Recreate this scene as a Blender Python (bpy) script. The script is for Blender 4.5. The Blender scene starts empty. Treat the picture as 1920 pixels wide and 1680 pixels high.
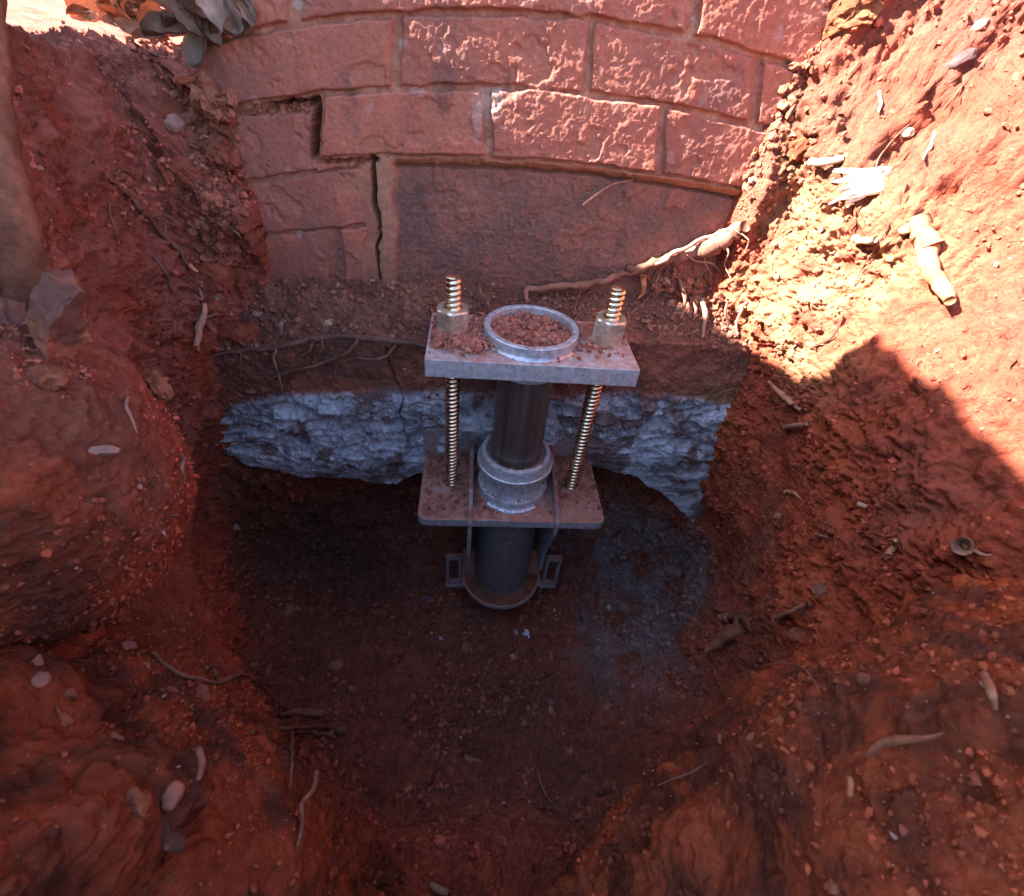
import bpy, math, random
import numpy as np
from mathutils import Vector, Matrix
from mathutils.bvhtree import BVHTree

# ------------------------------------------------------------------ camera, light, exposure
FPX, PITCH, ROLL, YAW = 918.5, math.radians(40.98), math.radians(6.692), math.radians(7.023)
CAM = np.array([-0.0849, -0.6275, 0.4281])
sc = bpy.context.scene
COL = sc.collection
def cam_axes():
    cp, sp = math.cos(PITCH), math.sin(PITCH)
    fw = np.array([math.sin(YAW)*cp, math.cos(YAW)*cp, -sp]); rt = np.array([math.cos(YAW), -math.sin(YAW), 0.0])
    up = np.cross(rt, fw); c, s = math.cos(ROLL), math.sin(ROLL)
    return fw, rt*c + up*s, up*c - rt*s
FW, RT, UP = cam_axes()
cd = bpy.data.cameras.new("camera"); cam = bpy.data.objects.new("camera", cd); COL.objects.link(cam)
cd.sensor_fit = 'HORIZONTAL'; cd.sensor_width = 36.0; cd.lens = FPX/1920*36.0
cd.clip_start = 0.01; cd.clip_end = 500
M = Matrix.Identity(4)
for i in range(3):
    M[i][0], M[i][1], M[i][2], M[i][3] = RT[i], UP[i], -FW[i], CAM[i]
cam.matrix_world = M
cd.dof.use_dof = True; cd.dof.focus_distance = 0.74; cd.dof.aperture_fstop = 12
sc.camera = cam

SUN_EL, SUN_AZ = 36.0, 182.0       # azimuth: direction TO the sun measured from +X towards +Y
wd = bpy.data.worlds.new("World"); sc.world = wd; wd.use_nodes = True
nt = wd.node_tree; bg = nt.nodes['Background']
sky = nt.nodes.new('ShaderNodeTexSky'); sky.sky_type = 'NISHITA'; sky.sun_disc = False
sky.sun_elevation = math.radians(SUN_EL); sky.sun_rotation = math.radians(90-SUN_AZ)
nt.links.new(sky.outputs[0], bg.inputs[0]); bg.inputs[1].default_value = 0.085
sd = bpy.data.lights.new("sun", 'SUN'); sd.energy = 5.0; sd.angle = math.radians(0.5); sd.color = (1, .95, .86)
sun = bpy.data.objects.new("sun", sd); COL.objects.link(sun)
se, sa = math.radians(SUN_EL), math.radians(SUN_AZ)
SUNV = Vector((math.cos(se)*math.cos(sa), math.cos(se)*math.sin(sa), math.sin(se)))
sun.rotation_euler = SUNV.to_track_quat('Z', 'Y').to_euler()
sc.view_settings.view_transform = 'Standard'; sc.view_settings.look = 'None'
sc.view_settings.exposure = 3.3; sc.view_settings.gamma = 1.0
sc.render.engine = 'CYCLES'
sc.cycles.max_bounces = 8; sc.cycles.diffuse_bounces = 5; sc.cycles.use_denoising = True

# ------------------------------------------------------------------ helpers
def ray(x, y): return FW + RT*(x-960)/FPX - UP*(y-840)/FPX
def at(x, y, ax, v):
    d = ray(x, y); i = 'XYZ'.index(ax); return CAM + d*(v-CAM[i])/d[i]

def hsh(i, j, k, s):
    h = (i.astype(np.uint32)*np.uint32(374761393) + j.astype(np.uint32)*np.uint32(668265263)
         + k.astype(np.uint32)*np.uint32(2147483647) + np.uint32(s*1013904223 & 0xffffffff))
    h = (h ^ (h >> np.uint32(13)))*np.uint32(1274126177); h ^= h >> np.uint32(16)
    h = h*np.uint32(2246822519); h ^= h >> np.uint32(15)
    return h.astype(np.float32)*np.float32(1/4294967295.0)
def vnoise(P, sc_, s=0):
    """smooth value noise, -1..1; P (n,3) metres, sc_ = cells per metre (scalar or 3)"""
    Q = (P*np.asarray(sc_)).astype(np.float32) + np.float32(1000.37); I = np.floor(Q).astype(np.int64); F = (Q-I).astype(np.float32)
    U = F*F*F*(F*(F*6-15)+10); out = 0
    for a in (0, 1):
        wa = U[:, 0] if a else 1-U[:, 0]
        for b in (0, 1):
            wb = wa*(U[:, 1] if b else 1-U[:, 1])
            for c in (0, 1):
                out = out + wb*(U[:, 2] if c else 1-U[:, 2])*hsh(I[:, 0]+a, I[:, 1]+b, I[:, 2]+c, s)
    return out*2-1
def fbm(P, sc_, oct=4, s=0, g=.5, ridge=False):
    o = 0; a = 1; t = 0; sc_ = np.asarray(sc_, float)
    for i in range(oct):
        n = vnoise(P, sc_, s+i*7)
        if ridge: n = 1-2*np.abs(n)
        o = o + n*a; t += a; a *= g; sc_ = sc_*2.03
    return o/t
def worley(P, sc_, s=0):
    Q = (P*np.asarray(sc_)).astype(np.float32) + np.float32(500.5); I = np.floor(Q).astype(np.int64)
    f1 = np.full(len(P), 9, np.float32); f2 = f1.copy(); cid = np.zeros(len(P), np.float32)
    for a in (-1, 0, 1):
        for b in (-1, 0, 1):
            for c in (-1, 0, 1):
                i, j, k = I[:, 0]+a, I[:, 1]+b, I[:, 2]+c
                r = hsh(i, j, k, s)
                dx = i+r-Q[:, 0]; dy = j+hsh(i, j, k, s+1)-Q[:, 1]; dz = k+hsh(i, j, k, s+2)-Q[:, 2]
                d = np.sqrt(dx*dx+dy*dy+dz*dz).astype(np.float32)
                m = d < f1
                f2 = np.where(m, f1, np.minimum(f2, d)); cid = np.where(m, r, cid); f1 = np.where(m, d, f1)
    return f1, f2, cid
def sst(a, b, x):
    t = np.clip((x-a)/(b-a), 0, 1); return t*t*(3-2*t)
def mix(a, b, t):
    t = np.asarray(t)[..., None]; return np.asarray(a)*(1-t) + np.asarray(b)*t

def mesh_np(name, V, F, mat=None, parent=None, smooth=True, col=None):
    me = bpy.data.meshes.new(name); V = np.asarray(V, np.float32); F = np.asarray(F, np.int32)
    me.vertices.add(len(V)); me.vertices.foreach_set('co', V.ravel())
    k = F.shape[1]
    me.loops.add(F.size); me.loops.foreach_set('vertex_index', F.ravel())
    me.polygons.add(len(F)); me.polygons.foreach_set('loop_start', np.arange(0, F.size, k, dtype=np.int32))
    me.polygons.foreach_set('loop_total', np.full(len(F), k, np.int32))
    me.polygons.foreach_set('use_smooth', np.full(len(F), smooth, bool))
    me.update(calc_edges=True)
    if col is not None:
        a = me.color_attributes.new('tone', 'FLOAT_COLOR', 'POINT')
        c = np.ones((len(V), 4), np.float32); c[:, :3] = np.clip(col, 0, 1); a.data.foreach_set('color', c.ravel())
    o = bpy.data.objects.new(name, me); COL.objects.link(o)
    if mat: me.materials.append(mat)
    if parent: o.parent = parent
    return o
def grid_faces(nu, nv, wrap=False):
    idx = np.arange(nu*nv).reshape(nu, nv)
    if wrap: idx = np.concatenate([idx, idx[:1]], 0)
    a, b, c, d = idx[:-1, :-1], idx[1:, :-1], idx[1:, 1:], idx[:-1, 1:]
    return np.stack([a, b, c, d], -1).reshape(-1, 4)
def subset(V, F, colr, mask):
    F = F[mask]; u, inv = np.unique(F.ravel(), return_inverse=True)
    return V[u], inv.reshape(F.shape), colr[u]
def tag(o, label=None, cat=None, group=None, kind=None):
    if label: o['label'] = label
    if cat: o['category'] = cat
    if group: o['group'] = group
    if kind: o['kind'] = kind
    return o
def empty(name, loc=(0, 0, 0)):
    o = bpy.data.objects.new(name, None); COL.objects.link(o); o.location = loc; o.empty_display_size = .02; return o

# ------------------------------------------------------------------ materials
def new_mat(name):
    m = bpy.data.materials.new(name); m.use_nodes = True
    return m, m.node_tree, m.node_tree.nodes['Principled BSDF']
def earth_mat(name, rough=.95, bump=.6, scale=420, spec=.25, vari=.35, dist=.0015, fleck=None):
    """vertex tone x fine noise, with a fine crumb bump"""
    m, t, b = new_mat(name); N = t.nodes.new; L = t.links.new
    at_ = N('ShaderNodeVertexColor'); at_.layer_name = 'tone'
    tc = N('ShaderNodeTexCoord')
    n1 = N('ShaderNodeTexNoise'); n1.inputs['Scale'].default_value = scale*.35; n1.inputs['Detail'].default_value = 6; n1.inputs['Roughness'].default_value = .7
    n2 = N('ShaderNodeTexNoise'); n2.inputs['Scale'].default_value = scale; n2.inputs['Detail'].default_value = 5; n2.inputs['Roughness'].default_value = .75
    vo = N('ShaderNodeTexVoronoi'); vo.inputs['Scale'].default_value = scale*.8
    for n in (n1, n2, vo): L(tc.outputs['Object'], n.inputs['Vector'])
    mr = N('ShaderNodeMapRange'); mr.inputs[1].default_value = .25; mr.inputs[2].default_value = .75
    mr.inputs[3].default_value = 1-vari; mr.inputs[4].default_value = 1+vari
    L(n1.outputs[0], mr.inputs[0])
    mu = N('ShaderNodeMixRGB'); mu.blend_type = 'MULTIPLY'; mu.inputs[0].default_value = 1
    L(at_.outputs[0], mu.inputs[1]); L(mr.outputs[0], mu.inputs[2])
    out = mu.outputs[0]
    if fleck:
        nf = N('ShaderNodeTexVoronoi'); nf.inputs['Scale'].default_value = fleck[1]; L(tc.outputs['Object'], nf.inputs['Vector'])
        cr = N('ShaderNodeValToRGB'); cr.color_ramp.elements[0].position = fleck[2]; cr.color_ramp.elements[0].color = (1, 1, 1, 1)
        cr.color_ramp.elements[1].position = fleck[2]+.03; cr.color_ramp.elements[1].color = (0, 0, 0, 1)
        L(nf.outputs['Distance'], cr.inputs[0])
        mf = N('ShaderNodeMixRGB'); mf.inputs[2].default_value = (*fleck[0], 1); L(cr.outputs[0], mf.inputs[0]); L(out, mf.inputs[1]); out = mf.outputs[0]
    L(out, b.inputs['Base Color'])
    ad = N('ShaderNodeMath'); ad.operation = 'ADD'; L(n2.outputs[0], ad.inputs[0])
    mv = N('ShaderNodeMath'); mv.operation = 'MULTIPLY'; mv.inputs[1].default_value = -.45; L(vo.outputs['Distance'], mv.inputs[0]); L(mv.outputs[0], ad.inputs[1])
    bp = N('ShaderNodeBump'); bp.inputs['Strength'].default_value = bump; bp.inputs['Distance'].default_value = dist
    L(ad.outputs[0], bp.inputs['Height']); L(bp.outputs[0], b.inputs['Normal'])
    b.inputs['Roughness'].default_value = rough; b.inputs['Specular IOR Level'].default_value = spec
    return m
M_soil = earth_mat('red_soil', scale=300, bump=1.0, rough=1, spec=.06, dist=.004, fleck=((.36, .17, .12), 90, .05))
M_brick = earth_mat('clay_brick', scale=520, bump=.7, dist=.0012, rough=.8, spec=.4, vari=.3)
M_mortar = earth_mat('sandy_mortar', scale=700, bump=.8, dist=.001, vari=.3)
M_block = earth_mat('render', scale=450, bump=.9, dist=.0018, vari=.4, fleck=((.4, .3, .25), 150, .05))
M_conc = earth_mat('hacked_concrete', scale=170, bump=1, dist=.004, rough=.75, vari=.4, spec=.4)
M_crumb = earth_mat('soil_crumb', scale=600, bump=.5, dist=.001, spec=.08)
M_stone = earth_mat('stone_tone', scale=300, bump=.4, dist=.001, rough=.8, vari=.25)
M_bark = earth_mat('root_bark', scale=500, bump=.7, dist=.001, rough=.85, vari=.4)
M_leaf = earth_mat('dry_leaf', scale=200, bump=.3, dist=.001, rough=.75, vari=.3, spec=.2)

def metal_mat(name, base, metallic, rough, dirt=(.20, .075, .045), dlo=.55, dhi=.75, up=False, streak=None):
    m, t, b = new_mat(name); N = t.nodes.new; L = t.links.new
    tc = N('ShaderNodeTexCoord')
    n = N('ShaderNodeTexNoise'); n.inputs['Scale'].default_value = 38; n.inputs['Detail'].default_value = 9; n.inputs['Roughness'].default_value = .72
    L(tc.outputs['Object'], n.inputs['Vector'])
    fac = n.outputs[0]
    if up:                                           # soil lies on upward-facing steel
        g = N('ShaderNodeNewGeometry'); sx = N('ShaderNodeSeparateXYZ'); L(g.outputs['Normal'], sx.inputs[0])
        mm = N('ShaderNodeMath'); mm.operation = 'MULTIPLY_ADD'; mm.inputs[1].default_value = up; L(sx.outputs['Z'], mm.inputs[0]); L(fac, mm.inputs[2]); fac = mm.outputs[0]
    cr = N('ShaderNodeMapRange'); cr.inputs[1].default_value = dlo; cr.inputs[2].default_value = dhi; L(fac, cr.inputs[0])
    n2 = N('ShaderNodeTexNoise'); n2.inputs['Scale'].default_value = 130; n2.inputs['Detail'].default_value = 8; n2.inputs['Roughness'].default_value = .7
    if streak:
        mp = N('ShaderNodeMapping'); mp.inputs['Scale'].default_value = streak; L(tc.outputs['Object'], mp.inputs[0]); L(mp.outputs[0], n2.inputs['Vector'])
    else: L(tc.outputs['Object'], n2.inputs['Vector'])
    m1 = N('ShaderNodeMapRange'); m1.inputs[1].default_value = .3; m1.inputs[2].default_value = .7; m1.inputs[3].default_value = .55; m1.inputs[4].default_value = 1.4; L(n2.outputs[0], m1.inputs[0])
    mu = N('ShaderNodeMixRGB'); mu.blend_type = 'MULTIPLY'; mu.inputs[0].default_value = 1; mu.inputs[1].default_value = (*base, 1); L(m1.outputs[0], mu.inputs[2])
    mx = N('ShaderNodeMixRGB'); mx.inputs[2].default_value = (*dirt, 1); L(cr.outputs[0], mx.inputs[0]); L(mu.outputs[0], mx.inputs[1]); L(mx.outputs[0], b.inputs['Base Color'])
    inv = N('ShaderNodeMapRange'); inv.inputs[3].default_value = metallic; inv.inputs[4].default_value = 0; L(cr.outputs[0], inv.inputs[0]); L(inv.outputs[0], b.inputs['Metallic'])
    ro = N('ShaderNodeMapRange'); ro.inputs[3].default_value = rough; ro.inputs[4].default_value = .95; L(cr.outputs[0], ro.inputs[0])
    ra = N('ShaderNodeMath'); ra.operation = 'MULTIPLY_ADD'; ra.inputs[1].default_value = .25; L(n2.outputs[0], ra.inputs[0]); L(ro.outputs[0], ra.inputs[2])
    su = N('ShaderNodeMath'); su.operation = 'SUBTRACT'; su.inputs[1].default_value = .125; L(ra.outputs[0], su.inputs[0]); L(su.outputs[0], b.inputs['Roughness'])
    bp = N('ShaderNodeBump'); bp.inputs['Strength'].default_value = .35; bp.inputs['Distance'].default_value = .0008; L(n2.outputs[0], bp.inputs['Height']); L(bp.outputs[0], b.inputs['Normal'])
    return m
M_galv = metal_mat('galvanised_steel', (.50, .53, .58), .55, .5, up=.12, dlo=.66, dhi=.78)
M_galvp = metal_mat('galvanised_plate', (.50, .52, .56), .5, .5, up=.16, dlo=.48, dhi=.78, dirt=(.34, .15, .11))
M_dirty = metal_mat('soiled_steel', (.36, .38, .42), .5, .55, up=.25, dlo=.52, dhi=.72, dirt=(.30, .135, .10))
M_pipe = metal_mat('dark_pipe', (.20, .17, .155), .75, .36, dlo=.55, dhi=.85, streak=(.6, .6, .03), dirt=(.12, .07, .05))
M_sleeve = metal_mat('sleeve_steel', (.24, .24, .27), .6, .5, dlo=.58, dhi=.8, dirt=(.12, .05, .035))
M_zinc = metal_mat('zinc_rod', (.74, .62, .42), 1.0, .27, dlo=.66, dhi=.9)
M_weld = metal_mat('weld_silver', (.42, .44, .50), .8, .4, dlo=.6, dhi=.95)

# ------------------------------------------------------------------ the pit and the ground round it (one sheet)
P0 = np.array([0.0, -0.25, -0.1])
CT = [ # left bank, px, py, axis, value
 (0,30,'X',-.52),(100,10,'X',-.53),(160,80,'X',-.54),(250,110,'Y',.20),(340,140,'Y',.17),(405,205,'Y',.13),(380,330,'Y',.12),(385,450,'Y',.11),(392,560,'Y',.085),(395,640,'Y',.06),(385,740,'Y',.05),
 (380,830,'Y',.045),(400,900,'Y',.07),(440,960,'Y',.11),
 (200,200,'X',-.51),(200,350,'X',-.50),(300,250,'X',-.50),(310,420,'X',-.50),(200,520,'X',-.49),(310,600,'X',-.51),(320,740,'X',-.52),
 (0,200,'X',-.46),(0,350,'X',-.44),(0,500,'X',-.44),(100,400,'X',-.47),(100,560,'X',-.46),(220,680,'X',-.48),(240,800,'X',-.48),(330,860,'X',-.51),(320,980,'X',-.50),(400,1020,'X',-.52),
 (90,720,'X',-.44),(30,820,'X',-.43),(150,850,'X',-.45),(80,950,'X',-.42),(200,980,'X',-.47),(20,1060,'X',-.41),(140,1060,'X',-.45),
 (300,1080,'X',-.48),(200,1160,'X',-.44),(60,1180,'X',-.41),(330,1180,'X',-.45),(430,1180,'X',-.46),(60,1300,'X',-.37),(200,1300,'X',-.38),(320,1330,'X',-.38),(430,1320,'X',-.40),
 (60,1450,'X',-.32),(220,1450,'X',-.32),(370,1460,'X',-.32),(480,1480,'Z',-.36),(60,1650,'X',-.27),(250,1620,'X',-.27),(420,1620,'X',-.26),(560,1620,'Z',-.33),
 # floor
 (500,1120,'Z',-.50),(620,1150,'Z',-.545),(950,1250,'Z',-.56),(760,1230,'Z',-.56),(1150,1180,'Z',-.555),(800,1120,'Z',-.57),(1080,1090,'Z',-.565),(560,1280,'Z',-.51),(640,1400,'Z',-.49),(560,1400,'Z',-.46),
 (900,1400,'Z',-.54),(1050,1350,'Z',-.545),(760,1500,'Z',-.48),(950,1520,'Z',-.48),(900,1640,'Z',-.40),(700,1640,'Z',-.34),(1020,1600,'Z',-.42),
 (500,1010,'Y',.14),(600,960,'Y',.17),(720,960,'Y',.18),(620,1070,'Y',.125),(1180,930,'Y',.17),(1200,1010,'Y',.135),(1270,1060,'Y',.10),
 # right bank
 (1250,1200,'Z',-.49),(1300,1170,'Z',-.44),(1340,1120,'X',.42),(1310,1290,'Z',-.45),(1200,1380,'Z',-.47),(1400,1260,'X',.41),(1360,1340,'Z',-.42),(1440,1340,'X',.35),
 (1375,960,'X',.44),(1400,850,'X',.42),(1410,740,'X',.41),(1400,640,'X',.385),(1390,480,'Y',.125),(1395,400,'Y',.12),(1400,330,'Y',.135),(1425,230,'Y',.146),(1500,130,'Y',.150),(1555,30,'Y',.150),(1580,-60,'Y',.14),
 (1480,600,'X',.385),(1500,480,'X',.37),(1480,380,'X',.362),(1500,280,'X',.345),(1560,180,'X',.350),(1480,230,'X',.325),(1560,110,'Y',.125),(1610,10,'Y',.128),(1650,-40,'Y',.12),(1650,60,'X',.385),(1600,400,'X',.387),(1620,300,'X',.378),(1700,180,'X',.405),(1800,60,'X',.455),(1900,60,'X',.495),
 (1700,350,'X',.412),(1850,250,'X',.455),(1900,400,'X',.46),(1800,450,'X',.435),(1650,520,'X',.41),(1750,600,'X',.42),(1560,640,'X',.40),(1640,680,'X',.38),(1880,600,'X',.43),(1760,760,'X',.385),(1880,850,'X',.40),
 (1480,760,'X',.42),(1540,820,'X',.39),(1460,900,'X',.42),(1640,880,'X',.37),(1500,980,'X',.39),(1700,1020,'X',.37),(1880,1000,'X',.38),(1440,1060,'X',.42),(1580,1120,'X',.38),(1480,1180,'X',.39),(1700,1180,'X',.37),(1820,1160,'X',.365),(1560,1240,'X',.35),(1680,1270,'X',.34),
 # near mound on the right
 (1570,1330,'X',.31),(1440,1410,'X',.30),(1700,1380,'X',.25),(1860,1330,'X',.29),(1900,1220,'X',.33),(1500,1500,'X',.20),(1700,1500,'X',.21),(1850,1480,'X',.23),(1350,1560,'X',.25),(1550,1620,'X',.165),(1850,1640,'X',.19),
 (1470,1350,'X',.33),(1350,1420,'X',.30),(1240,1490,'Z',-.40),(1130,1580,'Z',-.40),
]
CW = [(0,-.95,-.1),(0,-.9,-.3),(.3,-.8,-.2),(-.4,-.75,-.2),(-.45,-.85,.1),(.4,-.8,.15),(0,-1.0,.15),(.25,-.9,.2),(-.6,-.6,.3),(-.5,-.4,.35),(.55,-.55,.4),(.6,-.3,.6),(.52,0,.62),(.46,.12,.7),(.42,.12,.52),
      (0,.20,0),(-.3,.2,0),(.28,.2,0),(0,.2,.3),(-.3,.2,.3),(.25,.2,.3),(.3,.2,.6),(-.2,.24,-.15),(.15,.24,-.15),(0,.25,-.15),(0,.21,-.3),(-.2,.20,-.3),(.2,.19,-.3),(0,.165,-.42),(-.15,.15,-.45),(.15,.145,-.44),(-.35,.2,-.2),(.33,.2,-.2),(.36,.16,-.35),(-.44,.12,-.3)]
PTS = np.array([at(*c) for c in CT] + [np.array(c) for c in CW])
dv = PTS-P0; DD = np.linalg.norm(dv, axis=1); UU = dv/DD[:, None]
def ker(A, B):
    r2 = np.maximum(0, 2-2*(A@B.T)); return -np.sqrt(r2+.0006)
K = ker(UU, UU); n = len(UU)
A_ = np.zeros((n+1, n+1)); A_[:n, :n] = K + 1e-3*np.eye(n)*-1; A_[:n, n] = 1; A_[n, :n] = 1
WT = np.linalg.solve(A_, np.append(DD, 0))
def dist(U):
    o = np.empty(len(U))
    for i in range(0, len(U), 60000): o[i:i+60000] = ker(U[i:i+60000], UU)@WT[:n]+WT[n]
    return o
NPHI = 1600; NT = 1060; NG = 130
# azimuth samples, denser towards the far side
ph = np.linspace(0, 2*np.pi, NPHI, endpoint=False)
PH = np.pi/2 + (ph-np.pi) - .45*np.sin(ph-np.pi)      # denser at +Y
crest_k = np.radians([-180,-160,-140,-120,-90,-60,-35,-10,10,30,45,60,90,115,128,140,150,160,170,180])
crest_z = [.42,.34,.26,.22,.20,.25,.40,.60,.70,.72,.74,.60,.34,.34,.34,.345,.36,.40,.44,.42]
CZ = np.interp((PH+np.pi) % (2*np.pi)-np.pi, crest_k, crest_z)
CZ = CZ + .012*np.sin(PH*9+1)+.008*np.sin(PH*23)
# rim elevation angle found by marching
es = np.radians(np.linspace(-5, 75, 100)); ER = np.zeros(NPHI)
ce, se_ = np.cos(es), np.sin(es)
U = np.stack([np.cos(PH)[:, None]*ce, np.sin(PH)[:, None]*ce, np.broadcast_to(se_, (NPHI, 100))], -1).reshape(-1, 3)
Z = dist(U).reshape(NPHI, 100)*se_ + P0[2]
for i in range(NPHI):
    k = np.argmax(Z[i] >= CZ[i]); ER[i] = es[k] if k else es[60]
ER = np.convolve(np.concatenate([ER[-6:], ER, ER[:6]]), np.ones(13)/13, 'valid')
tt = np.linspace(0, 1, NT)
E2 = -np.pi/2 + (ER[:, None]+np.pi/2)*tt[None]
U = np.stack([np.cos(PH)[:, None]*np.cos(E2), np.sin(PH)[:, None]*np.cos(E2), np.sin(E2)], -1).reshape(-1, 3)
D = dist(U)
B = (P0 + U*D[:, None])
NBASE = U
# rounded rim and outer ground
Bg = B.reshape(NPHI, NT, 3); rim = Bg[:, -1]
gz = .335
s_ = np.linspace(0, 1, NG+1)[1:]
R_ = .004*np.exp(s_*9.1)-.004     # out to 36 m
dirh = np.stack([np.cos(PH), np.sin(PH)], -1)
G = np.zeros((NPHI, NG, 3))
G[:, :, :2] = rim[:, None, :2] + dirh[:, None]*R_[None, :, None]
G[:, :, 2] = gz + (rim[:, 2:3]-gz)*np.exp(-(R_[None]/.22)**1.6)
V = np.concatenate([Bg, G], 1); NA = NT+NG
N0 = np.concatenate([-U.reshape(NPHI, NT, 3), np.broadcast_to([0, 0, 1.0], G.shape)], 1)
# true base normals
du = np.roll(V, -1, 0)-np.roll(V, 1, 0); dw = np.gradient(V, axis=1)
Nn = np.cross(dw, du); Nn /= (np.linalg.norm(Nn, axis=-1, keepdims=True)+1e-12)
sgn = np.sign((Nn*N0).sum(-1, keepdims=True)); Nn = Nn*np.where(sgn == 0, 1, sgn)
V = V.reshape(-1, 3); Nn = Nn.reshape(-1, 3)
near = np.exp(-np.maximum(0, np.linalg.norm(V-np.array([0, -.2, 0]), axis=1)-.9)/.8)
def soil_relief(V):
    m1 = fbm(V, 7, 3, 11); m2 = fbm(V, 11, 3, 31)
    rm = sst(-.55, .2, m1)                        # rough vs spade-smoothed zones
    disp = .018*fbm(V, 6, 3, 3) + .013*fbm(V, 22, 3, 5)
    disp += (.009*rm+.003)*fbm(V, 34, 5, 9, g=.6, ridge=True)
    f1, f2, cid = worley(V+.006*np.stack([vnoise(V, 90, 1), vnoise(V, 90, 2), vnoise(V, 90, 3)], 1), 42, 4)
    disp += (.012*rm+.004)*np.clip(.75-f1, 0, 1)*(.3+cid)*sst(-.4, .2, m2)*1.2
    g1, g2, gid = worley(V+.002*np.stack([vnoise(V, 260, 1), vnoise(V, 260, 2), vnoise(V, 260, 3)], 1), 112, 14)
    disp += (.0062*rm+.0030)*np.clip(.8-g1, 0, 1)*(.2+gid)
    disp += .0034*fbm(V, 190, 3, 77)*(rm*.8+.5)
    p1, p2, pid = worley(V+.004*np.stack([vnoise(V, 130, 61), vnoise(V, 130, 62), vnoise(V, 130, 63)], 1), 48, 44)
    disp -= .010*sst(.36, .10, p1)*(pid > .76)*sst(-.3, .2, m2)       # voids where roots and pebbles have dropped out
    disp -= .005*sst(.05, .012, np.abs(fbm(V, 13, 4, 91)))*sst(.0, .22, fbm(V, 5, 2, 95))
    disp -= .012*np.clip(fbm(V*np.array([1, 1, .28]), 26, 2, 51)-.3, 0, 1)*2*(1-rm)   # pick and spade gouges
    return disp, cid, gid
def soil_tone(V, cid):
    c_red = np.array([.320, .070, .040]); c_or = np.array([.38, .098, .045]); c_br = np.array([.215, .074, .048]); c_dk = np.array([.125, .047, .034])
    mm = fbm(V, 5, 4, 61); m3 = fbm(V, 18, 4, 71); m4 = fbm(V, 60, 3, 81)
    C = mix(c_red, c_br, sst(-.25, .45, mm+.3*m3))
    C = mix(C, c_or, sst(.0, .5, -mm+.4*m4)*.6*sst(-.2, .3, V[:, 0]+.1))
    humus = sst(.12, .34, V[:, 2]+.05*mm)*sst(-.1, -.4, V[:, 0])      # dark topsoil on the left bank
    C = mix(C, c_dk*1.6, humus*.6*sst(-.5, .3, m3+.2))
    C = mix(C, c_dk, sst(.25, .6, m3)*.35)
    nearc = sst(-.33, -.45, V[:, 1])*sst(-.42, -.32, V[:, 2]); C = mix(C, np.array([.27, .058, .022]), nearc*.8)  # near soil: more orange, and darkened to stand for foreground shade
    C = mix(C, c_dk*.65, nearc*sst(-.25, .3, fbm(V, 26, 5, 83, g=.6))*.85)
    lft = sst(-.30, -.42, V[:, 0])*sst(-.35, -.2, V[:, 1])*sst(-.3, 0, V[:, 2]); C = mix(C, np.array([.37, .130, .098]), lft*.62*sst(-.6, .3, m3))  # left bank pinker, and lightened in colour to make up for blocked sky light
    greyf = sst(.1, .28, V[:, 0]+.08*m3)*sst(-.36, -.5, V[:, 2])*sst(-.35, -.1, V[:, 1])*sst(-.35, .2, m3+.5*m4+.1)
    sun_glare = sst(.30, .36, V[:, 0])*sst(-.2, -.02, V[:, 1])*sst(.02, .12, V[:, 2])*sst(.36, .24, V[:, 2])*sst(-.5, .1, m3+.4*mm); C = mix(C, np.array([.42, .19, .10]), sun_glare*.75)   # sun glare put into the tone: yellower, paler soil on the lit bank
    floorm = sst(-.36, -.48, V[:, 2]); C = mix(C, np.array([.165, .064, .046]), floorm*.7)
    C = mix(C, np.array([.20, .165, .175]), greyf*.7)
    top = sst(.36, .5, V[:, 2])*sst(.1, .3, V[:, 0]); C = mix(C, np.array([.28, .078, .055]), top*.7)
    return C*(.85+.35*cid)[:, None]
disp, cid, gid = soil_relief(V)
V = V + Nn*(disp*near)[:, None]
# floor of the pit: granular
soilV, soilN = V, Nn
# the bank stays behind the brick face and the footing
inw = sst(-.405, -.385, V[:, 0])*sst(.315, .29, V[:, 0])*sst(.02, .06, V[:, 2])*(V[:, 1] > .0)
V[:, 1] = np.where(V[:, 1] < .175, V[:, 1]*(1-inw)+.175*inw, V[:, 1])
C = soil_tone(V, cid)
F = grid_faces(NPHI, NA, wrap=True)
soil = mesh_np('ground', V, F[:, ::-1], M_soil, col=C); tag(soil, kind='structure')

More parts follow.
